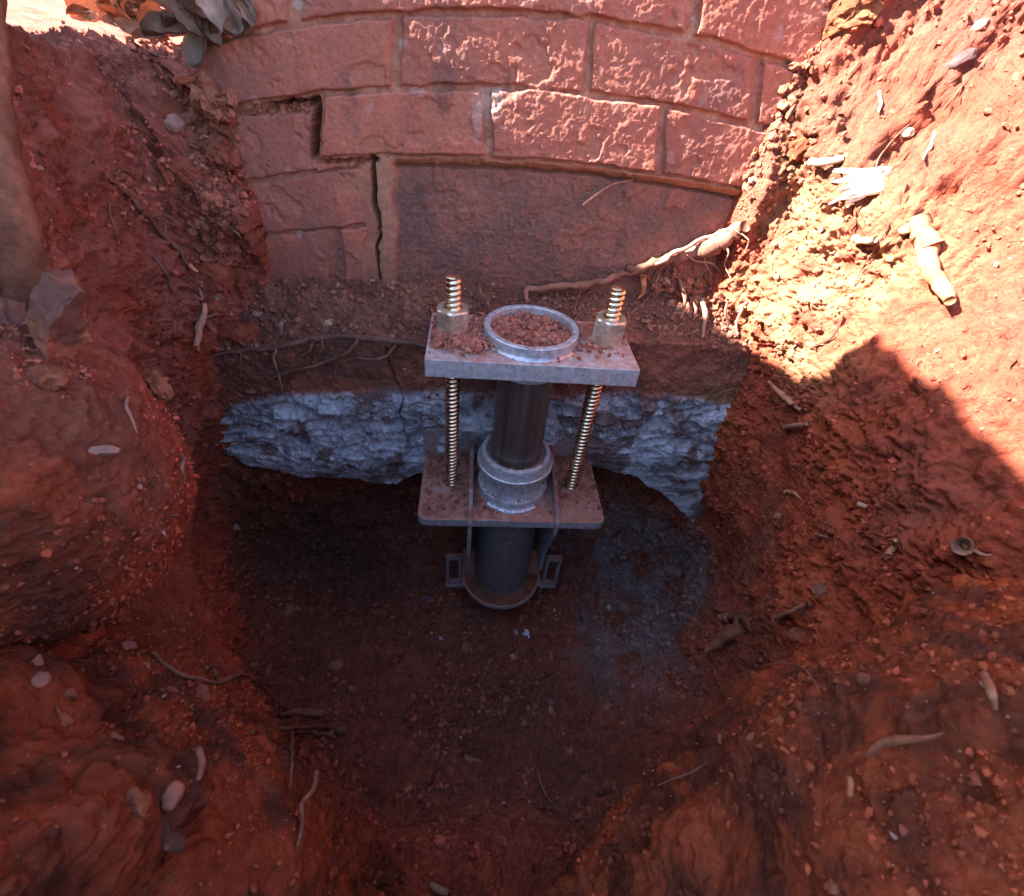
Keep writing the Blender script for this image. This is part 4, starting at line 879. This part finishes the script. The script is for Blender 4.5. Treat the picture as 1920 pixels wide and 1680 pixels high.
rock('soil_clod', 425, 285, 62, 50, 'crumbly rounded clod stuck on the sunken brick at the left', 'clod', colr=(.27,.10,.07), depth=.7, facet=.1, rough=.5, mat=M_crumb, sink=.1)
rock('stone', 378, 190, 34, 44, 'orange stone lying beside the left end of the brick courses', colr=(.42,.17,.09), rot=-20, facet=.7)
rock('stone', 348, 150, 38, 15, 'flat bright orange brick chip on the upper left bank', 'chip', colr=(.52,.13,.06), rot=-10, facet=.5)
rock('stone', 330, 235, 30, 34, 'greyish pale stone under the orange stone on the left bank', colr=(.40,.27,.23), rot=30)
rock('stone', 320, 180, 26, 18, 'small brown stone left of the orange stone', colr=(.36,.17,.11))
rock('soil_clod', 355, 220, 40, 20, 'narrow brown clod just below the orange stone', 'clod', colr=(.30,.15,.11), rot=-20, mat=M_crumb)
rock('stone', 616, 606, 26, 15, 'cream pebble on the soil ledge above the long dark root', 'pebble', colr=(.58,.40,.27), rot=-25, facet=.3)
rock('stone', 528, 615, 12, 26, 'grey upright chip on the soil ledge left of the cream pebble', 'chip', colr=(.42,.33,.32), rot=8)
rock('stone', 483, 588, 22, 14, 'pinkish white chip on the left part of the soil ledge', 'chip', colr=(.50,.33,.30), rot=20)
rock('stone', 560, 600, 16, 12, 'small brown pebble on the soil ledge', 'pebble', colr=(.34,.16,.11))
rock('soil_clod', 452, 624, 82, 44, 'broad red clod sitting at the left end of the ledge', 'clod', colr=(.26,.08,.05), depth=.6, facet=.15, rough=.35, mat=M_crumb, sink=.2)
rock('soil_clod', 400, 575, 44, 40, 'round red clod in the corner above the snapped twig', 'clod', colr=(.30,.10,.065), facet=.2, rough=.4, mat=M_crumb)
rock('stone', 540, 1146, 20, 34, 'oval pale brown pebble on the far left of the pit floor', 'pebble', colr=(.25,.17,.14), rot=35, facet=.25)
rock('stone', 629, 1247, 26, 32, 'flat grey pebble on the left of the pit floor', 'pebble', colr=(.24,.175,.13), rot=25, facet=.5)
rock('stone', 660, 1291, 22, 18, 'grey chip just below the flat grey pebble', 'chip', colr=(.22,.17,.14), rot=-30)
rock('stone', 985, 1191, 18, 24, 'bluish white chip, brightest on the pit floor', 'chip', colr=(.62,.62,.72), rot=20, facet=.9)
rock('stone', 967, 1186, 10, 11, 'small bluish chip left of the brightest chip', 'chip', colr=(.45,.47,.58), rot=20, facet=.9)
rock('stone', 1141, 1141, 18, 13, 'white sharp chip on the right of the pit floor', 'chip', colr=(.58,.55,.58), rot=35, facet=.9)
rock('stone', 1112, 1159, 28, 17, 'tan chip near the white sharp chip', 'chip', colr=(.34,.22,.17), rot=-25, facet=.7)
rock('stone', 1172, 1140, 26, 24, 'grey round pebble right of the white sharp chip', 'pebble', colr=(.20,.15,.15), facet=.2)
rock('stone', 737, 1157, 14, 12, 'small pale pebble on the floor left of the flange', 'pebble', colr=(.36,.29,.25))
rock('stone', 827, 1197, 12, 9, 'small bluish pebble below the flange', 'pebble', colr=(.45,.43,.5))
rock('stone', 1040, 1145, 7, 8, 'tiny white chip right of the flange', 'chip', colr=(.62,.6,.66), facet=.9)
rock('stone', 875, 1215, 22, 28, 'brown pebble in the middle of the pit floor', 'pebble', colr=(.24,.14,.095))
rock('stone', 806, 1124, 30, 12, 'dark bluish flat chip behind the flange', 'chip', colr=(.17,.13,.16), rot=20)
rock('stone', 1030, 1316, 28, 12, 'dark flat chip on the near right floor', 'chip', colr=(.20,.15,.15), rot=15)
rock('stone', 886, 1424, 42, 20, 'pale wedge chip on the dark near floor', 'chip', colr=(.34,.22,.19), rot=18, facet=.9)
rock('stone', 815, 1420, 22, 16, 'dull chip left of the pale wedge chip', 'chip', colr=(.22,.12,.10), rot=-15)
rock('stone', 1066, 1410, 20, 15, 'dull chip right of the pale wedge chip', 'chip', colr=(.26,.16,.14), rot=-20)
rock('stone', 325, 1484, 32, 48, 'smooth salmon pebble standing on the lower left slope', 'pebble', colr=(.56,.25,.17), rot=10, facet=.2, rough=.05, smooth=True, sink=0)
rock('stone', 256, 1508, 28, 60, 'orange brown split stone left of the salmon pebble', colr=(.36,.15,.06), rot=-38, facet=.6)
rock('stone', 314, 1556, 92, 36, 'black and tan flake stone below the salmon pebble', colr=(.38,.21,.10), col2=(.06,.05,.045), rot=40, facet=.8, depth=.5)
rock('stone', 76, 1276, 30, 30, 'rounded whitish stone low on the left slope', colr=(.50,.30,.24), facet=.4)
rock('stone', 68, 1244, 20, 32, 'pointed pale stone directly above the whitish stone', colr=(.55,.28,.19), rot=-15, facet=.8)
rock('stone', 130, 1299, 32, 20, 'tan block stone right of the whitish stone', colr=(.48,.23,.14), rot=5, facet=.8)
rock('stone', 244, 1214, 46, 26, 'pink flaky stone on the left slope', colr=(.52,.30,.26), rot=25, facet=.9)
rock('stone', 272, 1246, 22, 18, 'small cream stone touching the pink flaky stone', colr=(.55,.38,.28), facet=.8)
rock('stone', 318, 1294, 34, 16, 'greyish pink sliver left of the forked root', 'chip', colr=(.32,.19,.18), rot=25, facet=.8)
rock('stone', 384, 1302, 24, 44, 'dark pink slab stone under the forked root', colr=(.32,.12,.10), rot=-40, facet=.8)
rock('stone', 222, 1384, 28, 13, 'pale pink chip in the middle of the lower left slope', 'chip', colr=(.52,.30,.25), rot=40, facet=.7)
rock('stone', 122, 1352, 18, 70, 'long orange sliver stone along the lower left ridge', 'chip', colr=(.50,.20,.10), rot=-32, facet=.7, depth=.5)
rock('stone', 196, 846, 46, 22, 'white hollow bone-like stub lying on the left soil lump', 'stub', colr=(.50,.34,.30), rot=6, facet=.9)
rock('soil_clod', 282, 730, 56, 34, 'brown overhanging crumb clod above the dark hole on the left bank', 'clod', colr=(.30,.13,.085), rot=25, facet=.1, rough=.6, mat=M_crumb, lift=.008)
rock('soil_clod', 90, 705, 50, 40, 'crumbly clod on top of the near left lump', 'clod', colr=(.36,.13,.075), facet=.1, rough=.5, mat=M_crumb)
rock('stone', 1500, 1190, 50, 32, 'wedge shaped tan clod on the right bank', 'clod', colr=(.42,.18,.11), rot=-8, facet=.85)
rock('stone', 1512, 1154, 36, 22, 'brown chip between the straight tan stick and the wedge clod', 'chip', colr=(.36,.17,.12), rot=-25, facet=.8)
rock('stone', 1536, 1108, 30, 34, 'grey crumbly stone above the straight tan stick', colr=(.27,.19,.16), facet=.5, rough=.4)
rock('stone', 1622, 1274, 26, 24, 'dull brown stone at the foot of the right bank', colr=(.30,.14,.10), facet=.5)
rock('stone', 1408, 1384, 40, 22, 'greyish orange stone on the crest of the near mound', colr=(.38,.19,.14), rot=-35, facet=.5)
rock('stone', 1464, 1350, 22, 18, 'small orange stone higher on the crest of the near mound', colr=(.46,.18,.10), facet=.4)
rock('stone', 1562, 1662, 24, 20, 'pale orange pebble at the bottom right edge of the photo', 'pebble', colr=(.52,.22,.14), facet=.3)
rock('stone', 1836, 50, 18, 14, 'small pale pebble high on the right bank', 'pebble', colr=(.55,.36,.28))
rock('stone', 1802, 112, 34, 18, 'blackish stone half buried near the top right', colr=(.08,.06,.07), rot=-25, facet=.5)
rock('stone', 1700, 248, 20, 14, 'whitish chip on the upper right bank', 'chip', colr=(.66,.5,.36), rot=20)
rock('stone', 1700, 428, 20, 22, 'cream lump right of the white frayed root', colr=(.58,.34,.20))
rock('stone', 1460, 966, 16, 14, 'small pale lump on the edge of the right bank', colr=(.36,.2,.15))
rock('stone', 473, 733, 18, 12, 'round grey pebble in the soil above the footing', 'pebble', colr=(.30,.22,.18), facet=.2)
rock('soil_clod', 1512, 270, 52, 60, 'knobbly red clod on the sunlit bank beside the wall', 'clod', colr=(.34,.10,.05), facet=.1, rough=.6, mat=M_crumb, sink=.35)
rock('soil_clod', 1590, 30, 90, 60, 'brown crumbly clod where the right bank meets the bricks at the top', 'clod', colr=(.24,.12,.06), facet=.1, rough=.6, mat=M_crumb, sink=.35)
# white frayed root on the sunlit bank
p, n = hitc(1640, 370); s = pxm(p)
fr = empty('frayed_root', tuple(p)); tag(fr, 'bleached white frayed root fanned out on the sunlit right bank', 'root')
d = np.array(n)
for i in range(24):
    a = rng.uniform(-.25, .35) if i < 16 else rng.uniform(.75, 1.05); L_ = rng.uniform(60, 104)*s if i < 16 else rng.uniform(45, 70)*s
    o0 = RT*rng.uniform(36, 52)*s + UP*rng.uniform(6, 34)*s
    dr = -(RT*math.cos(a)+UP*math.sin(a))
    Q = [o0+d*.006, o0+dr*L_*.5+d*rng.uniform(.006, .014), o0+dr*L_+d*rng.uniform(.0, .008)+UP*rng.uniform(-8, 8)*s]
    tube('strand', Q, [rng.uniform(3, 5)*s, rng.uniform(4, 7)*s, 1.2*s], (.82, .74, .62), M_bark, fr, 6, .2, i, .5, 1)

# ---- loose crumbs: soil on the steel, grit on floor and banks
def crumbs(name, P, N, R, colr, label, cat, base=I0, sd=0, parent=None, cvar=.35):
    r = np.random.default_rng(sd); BV, BF = base; m = len(P); k = len(BV)
    W = BV[None]*(1+.28*r.normal(size=(m, k, 1))).clip(.5, 1.5)*R[:, None, None]
    sq = r.uniform(.55, 1.1, (m, 1, 3)); W = W*sq
    ax = r.normal(size=(m, 3)); ax /= np.linalg.norm(ax, axis=1, keepdims=True); th = r.uniform(0, 6.28, m)[:, None, None]
    A = ax[:, None]; W = W*np.cos(th)+np.cross(A, W)*np.sin(th)+A*(A*W).sum(-1, keepdims=True)*(1-np.cos(th))
    W = W + (P+N*R[:, None]*.35)[:, None]
    F = (BF[None]+(np.arange(m)*k)[:, None, None]).reshape(-1, 3)
    c = np.array(colr).reshape(-1, 3)*(1+cvar*r.uniform(-1, 1, (m, 1)))
    pale = r.uniform(size=m) < .012; c[pale] = np.array([.36, .21, .16])
    o = mesh_np(name, W.reshape(-1, 3), F, M_crumb, parent, smooth=False, col=np.repeat(c, k, 0)); tag(o, label, cat, kind='stuff'); return o
def soil_sheet(name, x0, x1, y0, y1, z, mask, hfun, label, parent=None, colr=(.27,.10,.06), step=.0014):
    xs_ = np.arange(x0, x1, step); ys_ = np.arange(y0, y1, step); A, B_ = np.meshgrid(xs_, ys_, indexing='ij'); P = np.stack([A.ravel(), B_.ravel(), 0*A.ravel()], 1)
    hh = hfun(P); k = mask(P)*hh; Vs = P.copy(); Vs[:, 2] = z + k
    Fs = grid_faces(len(xs_), len(ys_)); kk = (k[Fs] > .0002).any(1)
    c = mix(np.array(colr)*.8, np.array(colr)*1.25, sst(-.4, .4, fbm(P, 90, 3, 3)))
    v, f, c2 = subset(Vs, Fs, c, kk); v[:, 2] = np.maximum(v[:, 2], z-.0006)
    o = mesh_np(name, v, f, M_soil, parent, col=c2); tag(o, label, 'soil', kind='stuff')
    return P, k
def sdrect(P, x0, x1, y0, y1): return np.minimum(np.minimum(P[:, 0]-x0, x1-P[:, 0]), np.minimum(P[:, 1]-y0, y1-P[:, 1]))
def grains(P, sc_, sd): a, b, c = worley(P, sc_, sd); return np.clip(.75-a, 0, 1)*(.4+c)
rad = lambda P, x=0, y=0: np.hypot(P[:, 0]-x, P[:, 1]-y)
def topmask(P):
    e = fbm(P, 32, 4, 301)
    a = (P[:, 0] < 0)*(.032 - np.hypot((P[:, 0]+.092)/1.55, (P[:, 1]+.016)/1.15) + .020*e+.006)
    b = .018*e + .006*(P[:, 0] > .07)*(1-sst(-.03, -.055, P[:, 1])) + .006*(P[:, 1] > .02) - .006
    m = np.maximum(a, b); m = np.minimum(m, sdrect(P, -.1405, .1405, -.0735, .056)); m = np.minimum(m, (rad(P)-.0685)*.8)
    return sst(0, .010, m)
P_, k_ = soil_sheet('spilled_soil', -.142, .142, -.076, .057, ZT-.0002, topmask, lambda P: .0028+.0035*grains(P, 170, 311)+.0016*fbm(P, 90, 3, 312)+.004*(P[:, 0] < -.05), 'loose red soil spilled over the upper steel plate', colr=(.35,.14,.10))
P_, k2 = soil_sheet('soil_fill', -.06, .06, -.06, .06, ZT+.0005, lambda P: (rad(P) < .0588)*1.0, lambda P: .0045+.0045*grains(P, 120, 321)+.004*fbm(P, 40, 3, 322), 'red crumbly soil filling the round steel ring', colr=(.36,.14,.10))
def basemask(P):
    e = fbm(P, 26, 4, 331)
    m = .002+.026*e + .014*sst(-.02, .05, P[:, 1]); m = np.minimum(m, sdrect(P, -HX+.002, HX-.004, HY1+.002, HY2)); m = np.minimum(m, (rad(P)-.0625)); return sst(0, .012, m)
soil_sheet('spilled_soil', -.162, .162, -.084, .083, Z2-.0002, basemask, lambda P: .0016+.0030*grains(P, 170, 341)+.008*sst(-.0, .07, P[:, 1])*(.6+.5*fbm(P, 40, 3, 3)), 'thin red soil dusted over the lower steel plate', colr=(.34,.15,.12))
def flmask(P): return sst(0, .003, np.minimum(np.minimum(.081-rad(P, 0, -.002), rad(P)-.058), -.004-P[:, 1]))
soil_sheet('spilled_soil', -.085, .085, -.088, .0, zf-.0001, flmask, lambda P: .0012+.0022*grains(P, 200, 351)+.0012*fbm(P, 60, 3, 1), 'red soil lying on the half-round bottom flange', colr=(.19,.075,.05))
def scat(nm, n, fn, zf_, rlo, rhi, label, sd, colr=(.35,.135,.10), pw=3, base=I1):
    r = np.random.default_rng(sd); out = []
    while len(out) < n:
        c = fn(r)
        if c is not None: out.append(c)
    P = np.array(out); R = rlo+(rhi-rlo)*r.uniform(size=n)**pw; N = np.tile([0, 0, 1.0], (n, 1)); return crumbs(nm, P, N, R, colr, label, 'crumbs', base, sd)
def f_top(r):
    x, y = r.normal(-.085, .030), r.normal(-.018, .022)
    if r.uniform() < .3: x, y = r.uniform(-.139, .139), r.uniform(-.07, .055)
    if abs(x) > .139 or y < -.073 or y > .055 or math.hypot(x, y) < .069: return None
    if x > .0 and y < -.045 and r.uniform() < .8: return None
    return (x, y, ZT+.002+ (.003 if x < -.04 else 0))
scat('soil_crumbs', 700, f_top, ZT, .0008, .0048, 'heaped soil crumbs on the left of the upper plate', 5)
def f_in(r):
    a, q = r.uniform(0, 6.28), .055*r.uniform()**.5; return (q*math.cos(a), q*math.sin(a), ZT+.0065)
scat('soil_crumbs', 420, f_in, ZT, .0008, .0052, 'soil crumbs inside the round steel ring', 6)
def f_ba(r):
    x, y = r.uniform(-.158, .158), -.08+.16*r.uniform()**.6
    if math.hypot(x, y) < .064: return None
    return (x, y, Z2+.0015+max(0, y)*.08)
scat('soil_crumbs', 800, f_ba, Z2, .0006, .0042, 'soil crumbs scattered on the lower plate', 8, (.24,.095,.065))
def f_sl(r):
    a = r.uniform(0, 6.28); q = r.uniform(.0535, .0605); return (q*math.cos(a), q*math.sin(a), Z2+.0175)
scat('soil_crumbs', 130, f_sl, Z2, .0007, .0022, 'fine crumbs on the narrow ring round the sleeve', 9, (.32,.13,.08))
def f_co(r):
    a = r.uniform(0, 6.28); q = r.uniform(.0435, .0500); return (q*math.cos(a), q*math.sin(a), ZCOL)
scat('soil_crumbs', 260, f_co, Z2, .0007, .0020, 'fine crumbs packed inside the flared collar', 10, (.36,.15,.09))
for (x, y, w, h, rr, l) in ((994, 636, 22, 34, -25, 'tilted wedge of soil standing in the round steel ring'), (966, 620, 24, 18, 10, 'rounded lump left of the wedge inside the ring'), (1018, 612, 18, 14, -30, 'small lump right of the wedge inside the ring')):
    rock('soil_clod', x, y, w, h, l, 'clod', colr=(.34,.15,.10), rot=rr, depth=.7, facet=.8, sink=.15)
for (x, y, w, h, rr, l) in ((888, 617, 20, 16, 20, 'topmost tan lump in the soil heap beside the ring'), (900, 622, 20, 15, -10, 'second tan lump touching the ring in the soil heap'), (915, 638, 16, 12, 5, 'tan lump resting against the ring, lowest of its heap')):
    rock('soil_clod', x, y, w, h, l, 'clod', colr=(.36,.17,.10), rot=rr, depth=.8, facet=.7, sink=.1)
root('stick', [(897,634,.004),(907,646,.006),(916,657,.004)], [3.4,3.6,3], 'short pale splinter in the soil heap on the upper plate', 'stick', colr=(.48,.25,.16))
# grit on the soil itself, taken from the sheet's own vertices
def soil_scatter(nm, n, rlo, rhi, cond, label, sd, colr, pw=4, base=I0):
    r = np.random.default_rng(sd); w = cond(soilV)
    a = soilV.reshape(NPHI, NA, 3); area = np.linalg.norm(np.cross(np.roll(a, -1, 0)-a, np.gradient(a, axis=1)), axis=-1).ravel()
    w = w*area; w = w/w.sum(); i = r.choice(len(soilV), n, p=w, replace=True)
    P = soilV[i] + r.normal(size=(n, 3))*.001; R = (rlo+(rhi-rlo)*r.uniform(size=n)**pw)*np.clip(np.linalg.norm(P-CAM, axis=1)/.85, .3, 1)
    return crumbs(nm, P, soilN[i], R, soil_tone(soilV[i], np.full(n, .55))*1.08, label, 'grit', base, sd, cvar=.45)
inpit = lambda V: (np.hypot(V[:, 0], V[:, 1]+.25) < 1.0)*1.0
soil_scatter('grit', 12000, .0010, .0075, lambda V: inpit(V)*(V[:, 2] < -.40)*sst(-.3, .2, fbm(V, 12, 2, 9)), 'grit and small gravel strewn over the pit floor', 21, (.15,.075,.058), 5)
soil_scatter('grit', 42000, .0006, .0050, lambda V: inpit(V)*(V[:, 1] > -.62)*(V[:, 2] > -.42)*sst(-.35, .3, fbm(V, 11, 3, 19)), 'loose red soil crumbs clinging to the pit banks', 22, (.31,.08,.042), 4)
kk_ = np.flatnonzero((S > .25) & (S < .46)); i = np.random.default_rng(91).choice(kk_, 1500); crumbs('grit', Vf[i], Nf[i], .0006+.0040*np.random.default_rng(92).uniform(size=1500)**4, (.24,.085,.055), 'crumbs of soil stuck to the stained edge of the footing', 'grit', I0, 93, cvar=.4)
def lobe_scatter(L, n, sd, label):
    _, V_, N_ = L; r = np.random.default_rng(sd); d = np.linalg.norm(V_-CAM, axis=1); f = (N_*(CAM-V_)).sum(1) > -.02
    w_ = f*sst(-.3, .3, fbm(V_, 14, 2, sd)); U_ = V_-V_.mean(0); w_ = w_*np.abs(N_[:, 2]*0+1); i = r.choice(len(V_), n, p=w_/w_.sum())
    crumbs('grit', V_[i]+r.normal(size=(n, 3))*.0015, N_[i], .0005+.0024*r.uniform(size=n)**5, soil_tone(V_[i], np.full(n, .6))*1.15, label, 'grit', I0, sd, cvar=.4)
lobe_scatter(lobes[0], 6000, 61, 'loose crumbs on the overhanging earth lobe at the left')
lobe_scatter(lobes[1], 9000, 62, 'loose crumbs on the near right earth mound')
lobe_scatter(lobes[2], 7000, 63, 'loose crumbs on the lower left earth spur')
r = np.random.default_rng(31); m = 3200
i = r.choice(np.flatnonzero(S < .25), m); Pl = Vf[i]; crumbs('grit', Pl, Nf[i], .0008+.0050*r.uniform(size=m)**4, (.25,.105,.07), 'loose crumbs and grit along the soil ledge', 'grit', I0, 33, cvar=.4)
# soil banked against the sides of the brick face
def bank(n, px0, py0, px1, py1, spread, label, sd, lo=.002, hi=.009):
    r = np.random.default_rng(sd); P = []; N = []
    for q in range(n):
        t = r.uniform(); x = px0+(px1-px0)*t+r.normal()*spread; y = py0+(py1-py0)*t+r.normal()*spread*.5; p, nn = hit(x, y); P.append(p); N.append(nn)
    crumbs('grit', np.array(P), np.array(N), lo+(hi-lo)*r.uniform(size=n)**3, (.26,.095,.06), label, 'grit', I1, sd)
bank(420, 400, 190, 395, 560, 20, 'crumbs of soil banked against the left end of the bricks', 41)
bank(110, 1520, 90, 1385, 420, 13, 'crumbs of soil banked against the right end of the bricks', 42)
bank(160, 410, 215, 585, 200, 6, 'crumbs of mortar and soil on the sunken brick', 43, .001, .006)
bank(160, 1230, 510, 1370, 600, 26, 'crumbling soil lumps under the thick broken root', 44, .003, .011)

# ---- dry leaves heaped where the left bank meets the wall
def leaf(x, y, wpx, lpx, rot, curl, colr, label, lift=.01, sd=0):
    wpx *= .62; lpx *= .85; curl *= 1.5; colr = (colr[0]*.72, colr[1]*.54, colr[2]*.44)
    p, n = hitc(x, y, 5); d = min((p-CV).length, 1.25); p = CV+(p-CV).normalized()*d; s = pxm(p)
    nu, nv = 14, 22; r = np.random.default_rng(sd+5); U_, W_ = np.meshgrid(np.linspace(-1, 1, nu), np.linspace(0, 1, nv), indexing='ij')
    wid = np.sin(np.pi*np.clip(W_, .02, .985)**.8)**.75*(1+.10*np.sin(W_*22+r.uniform(0, 6))*np.abs(U_)); a = U_*wid*wpx/2*s; b = (W_-.5)*lpx*s
    c = curl*s*wpx*.5*(U_**2) + .22*lpx*s*np.sin(W_*3+r.uniform(0, 3))*.6 + .05*wpx*s*np.sin(U_*6+W_*9+r.uniform(0, 6)) - .03*wpx*s*np.exp(-(U_/.08)**2)
    ca, sa_ = math.cos(math.radians(rot)), math.sin(math.radians(rot)); tl = r.uniform(-.5, .5)
    az = np.array(n)*.5-np.array((p-CV).normalized())*.7+np.array([0, 0, .4])+r.normal(size=3)*.28; az /= np.linalg.norm(az)
    ax = RT*ca-UP*sa_; ax = ax-az*(ax@az); ax /= np.linalg.norm(ax); ay = np.cross(az, ax)
    V = (a[..., None]*ax+b[..., None]*ay+c[..., None]*az).reshape(-1, 3)
    F = grid_faces(nu, nv); thick = V-az*.0006; V2 = np.concatenate([V, thick]); k = len(V)
    cc = mix(np.array(colr)*.7, np.array(colr)*1.2, sst(-.4, .4, fbm(V+sd, 40, 3, sd))); cc = np.concatenate([cc, cc*.9])
    o = mesh_np('dry_leaf', V2, np.concatenate([F, (F+k)[:, ::-1]]), M_leaf, col=cc); o.location = p+n*lift+Vector((0, 0, .004)); tag(o, label, 'leaf', 'dry leaves heaped at the top left'); return o
LV = [(300,62,62,90,70,.5,(.42,.30,.26),'broad brown leaf in front of the heap, nearest the pit edge'),
 (340,90,40,80,60,.9,(.36,.30,.29),'long curled grey leaf at the foot of the heap'),
 (382,72,44,62,20,.8,(.34,.29,.28),'grey cupped leaf in the middle of the heap'),
 (410,40,46,66,-25,.5,(.40,.34,.32),'grey leaf leaning on the brick wall'),
 (440,22,56,60,10,.4,(.38,.33,.32),'upper grey leaf flat against the bricks'),
 (455,50,34,40,60,.9,(.30,.25,.24),'small dark curled leaf at the right of the heap'),
 (300,20,50,74,110,.4,(.50,.40,.35),'pale leaf catching sunlight at the back of the heap'),
 (345,30,60,70,80,.3,(.44,.22,.14),'reddish brown leaf in the back of the heap'),
 (270,78,30,54,95,.7,(.34,.26,.22),'narrow brown leaf at the left end of the heap'),
 (365,16,40,60,-60,.6,(.55,.50,.48),'light grey leaf standing at the top edge'),
 (400,84,26,44,-40,1.0,(.30,.26,.26),'tiny dark leaf hanging below the cupped grey leaf'),
 (320,44,44,58,40,.8,(.46,.28,.20),'tan folded leaf behind the broad brown leaf'),
 (470,20,30,50,-15,.6,(.33,.28,.27),'thin grey leaf furthest right on the wall'),
 (250,50,36,60,60,.5,(.50,.28,.18),'orange brown leaf at the far left of the heap'),
 (425,74,24,36,30,.9,(.28,.22,.2),'little brown curl below the wall leaves'),
 (380,45,36,50,140,.7,(.26,.20,.19),'dark leaf wedged between the grey ones'),
 (290,92,22,46,75,.6,(.24,.16,.13),'dark strip of leaf on the soil below the heap'),
 (235,66,24,42,120,.6,(.42,.20,.12),'small rusty leaf at the pit rim')]
rl = np.random.default_rng(77)
SC4 = [(.34,.20,.14), (.46,.24,.15), (.26,.17,.14), (.52,.40,.32)]; SN4 = ['brown', 'rust coloured', 'dark', 'pale']
SCR = [(rl.uniform(225, 470), rl.uniform(2, 96), rl.uniform(14, 34), rl.uniform(26, 48), rl.uniform(-180, 180), rl.uniform(.4, 1.4), SC4[int(rl.integers(4))]) for _ in range(20)]
for i, L_ in enumerate(SCR):
    if L_[1] > 100-(470-L_[0])*.0 - max(0, L_[0]-400)*.9: continue
    leaf(*L_, SN4[SC4.index(L_[6])]+' crumpled scrap of dead leaf in the heap at the wall corner', .010+.004*(i % 5), 900+i*13)
for i, L_ in enumerate(LV): leaf(L_[0], L_[1], L_[2], L_[3], L_[4], L_[5], L_[6], L_[7], .008+.004*(i % 4), i*17)
# sunlit garden things beyond the rim
for i in range(15):
    x_, y_ = rl.uniform(150, 330), rl.uniform(0, 60)
    leaf(x_, y_, rl.uniform(8, 18), rl.uniform(16, 34), rl.uniform(-180, 180), rl.uniform(.4, 1.2), [(.5,.3,.2), (.62,.5,.4), (.4,.2,.12)][i % 3], ['small tan sunlit scrap of leaf beyond the left bank', 'small whitish sunlit scrap of leaf beyond the left bank', 'small dark scrap of leaf in the sun beyond the left bank'][i % 3], .006, 1500+i*7)['group'] = 'leaf litter beyond the left bank'
def onground(x, y, z): q = at(x, y, 'Z', z); return q
q = onground(205, 42, .335)
v, f = boxv(-.075, .075, -.05, .05, 0, .30); gb = mesh_py('garden_post', v, f, M_block, bevel=.004, loc=tuple(q)); gb.rotation_euler = (0, 0, .5)
a_ = gb.data.color_attributes.new('tone', 'FLOAT_COLOR', 'POINT'); a_.data.foreach_set('color', np.tile([.55, .22, .10, 1], 8).astype(np.float32)); tag(gb, 'short orange clay block standing in the sun beyond the left bank', 'block')
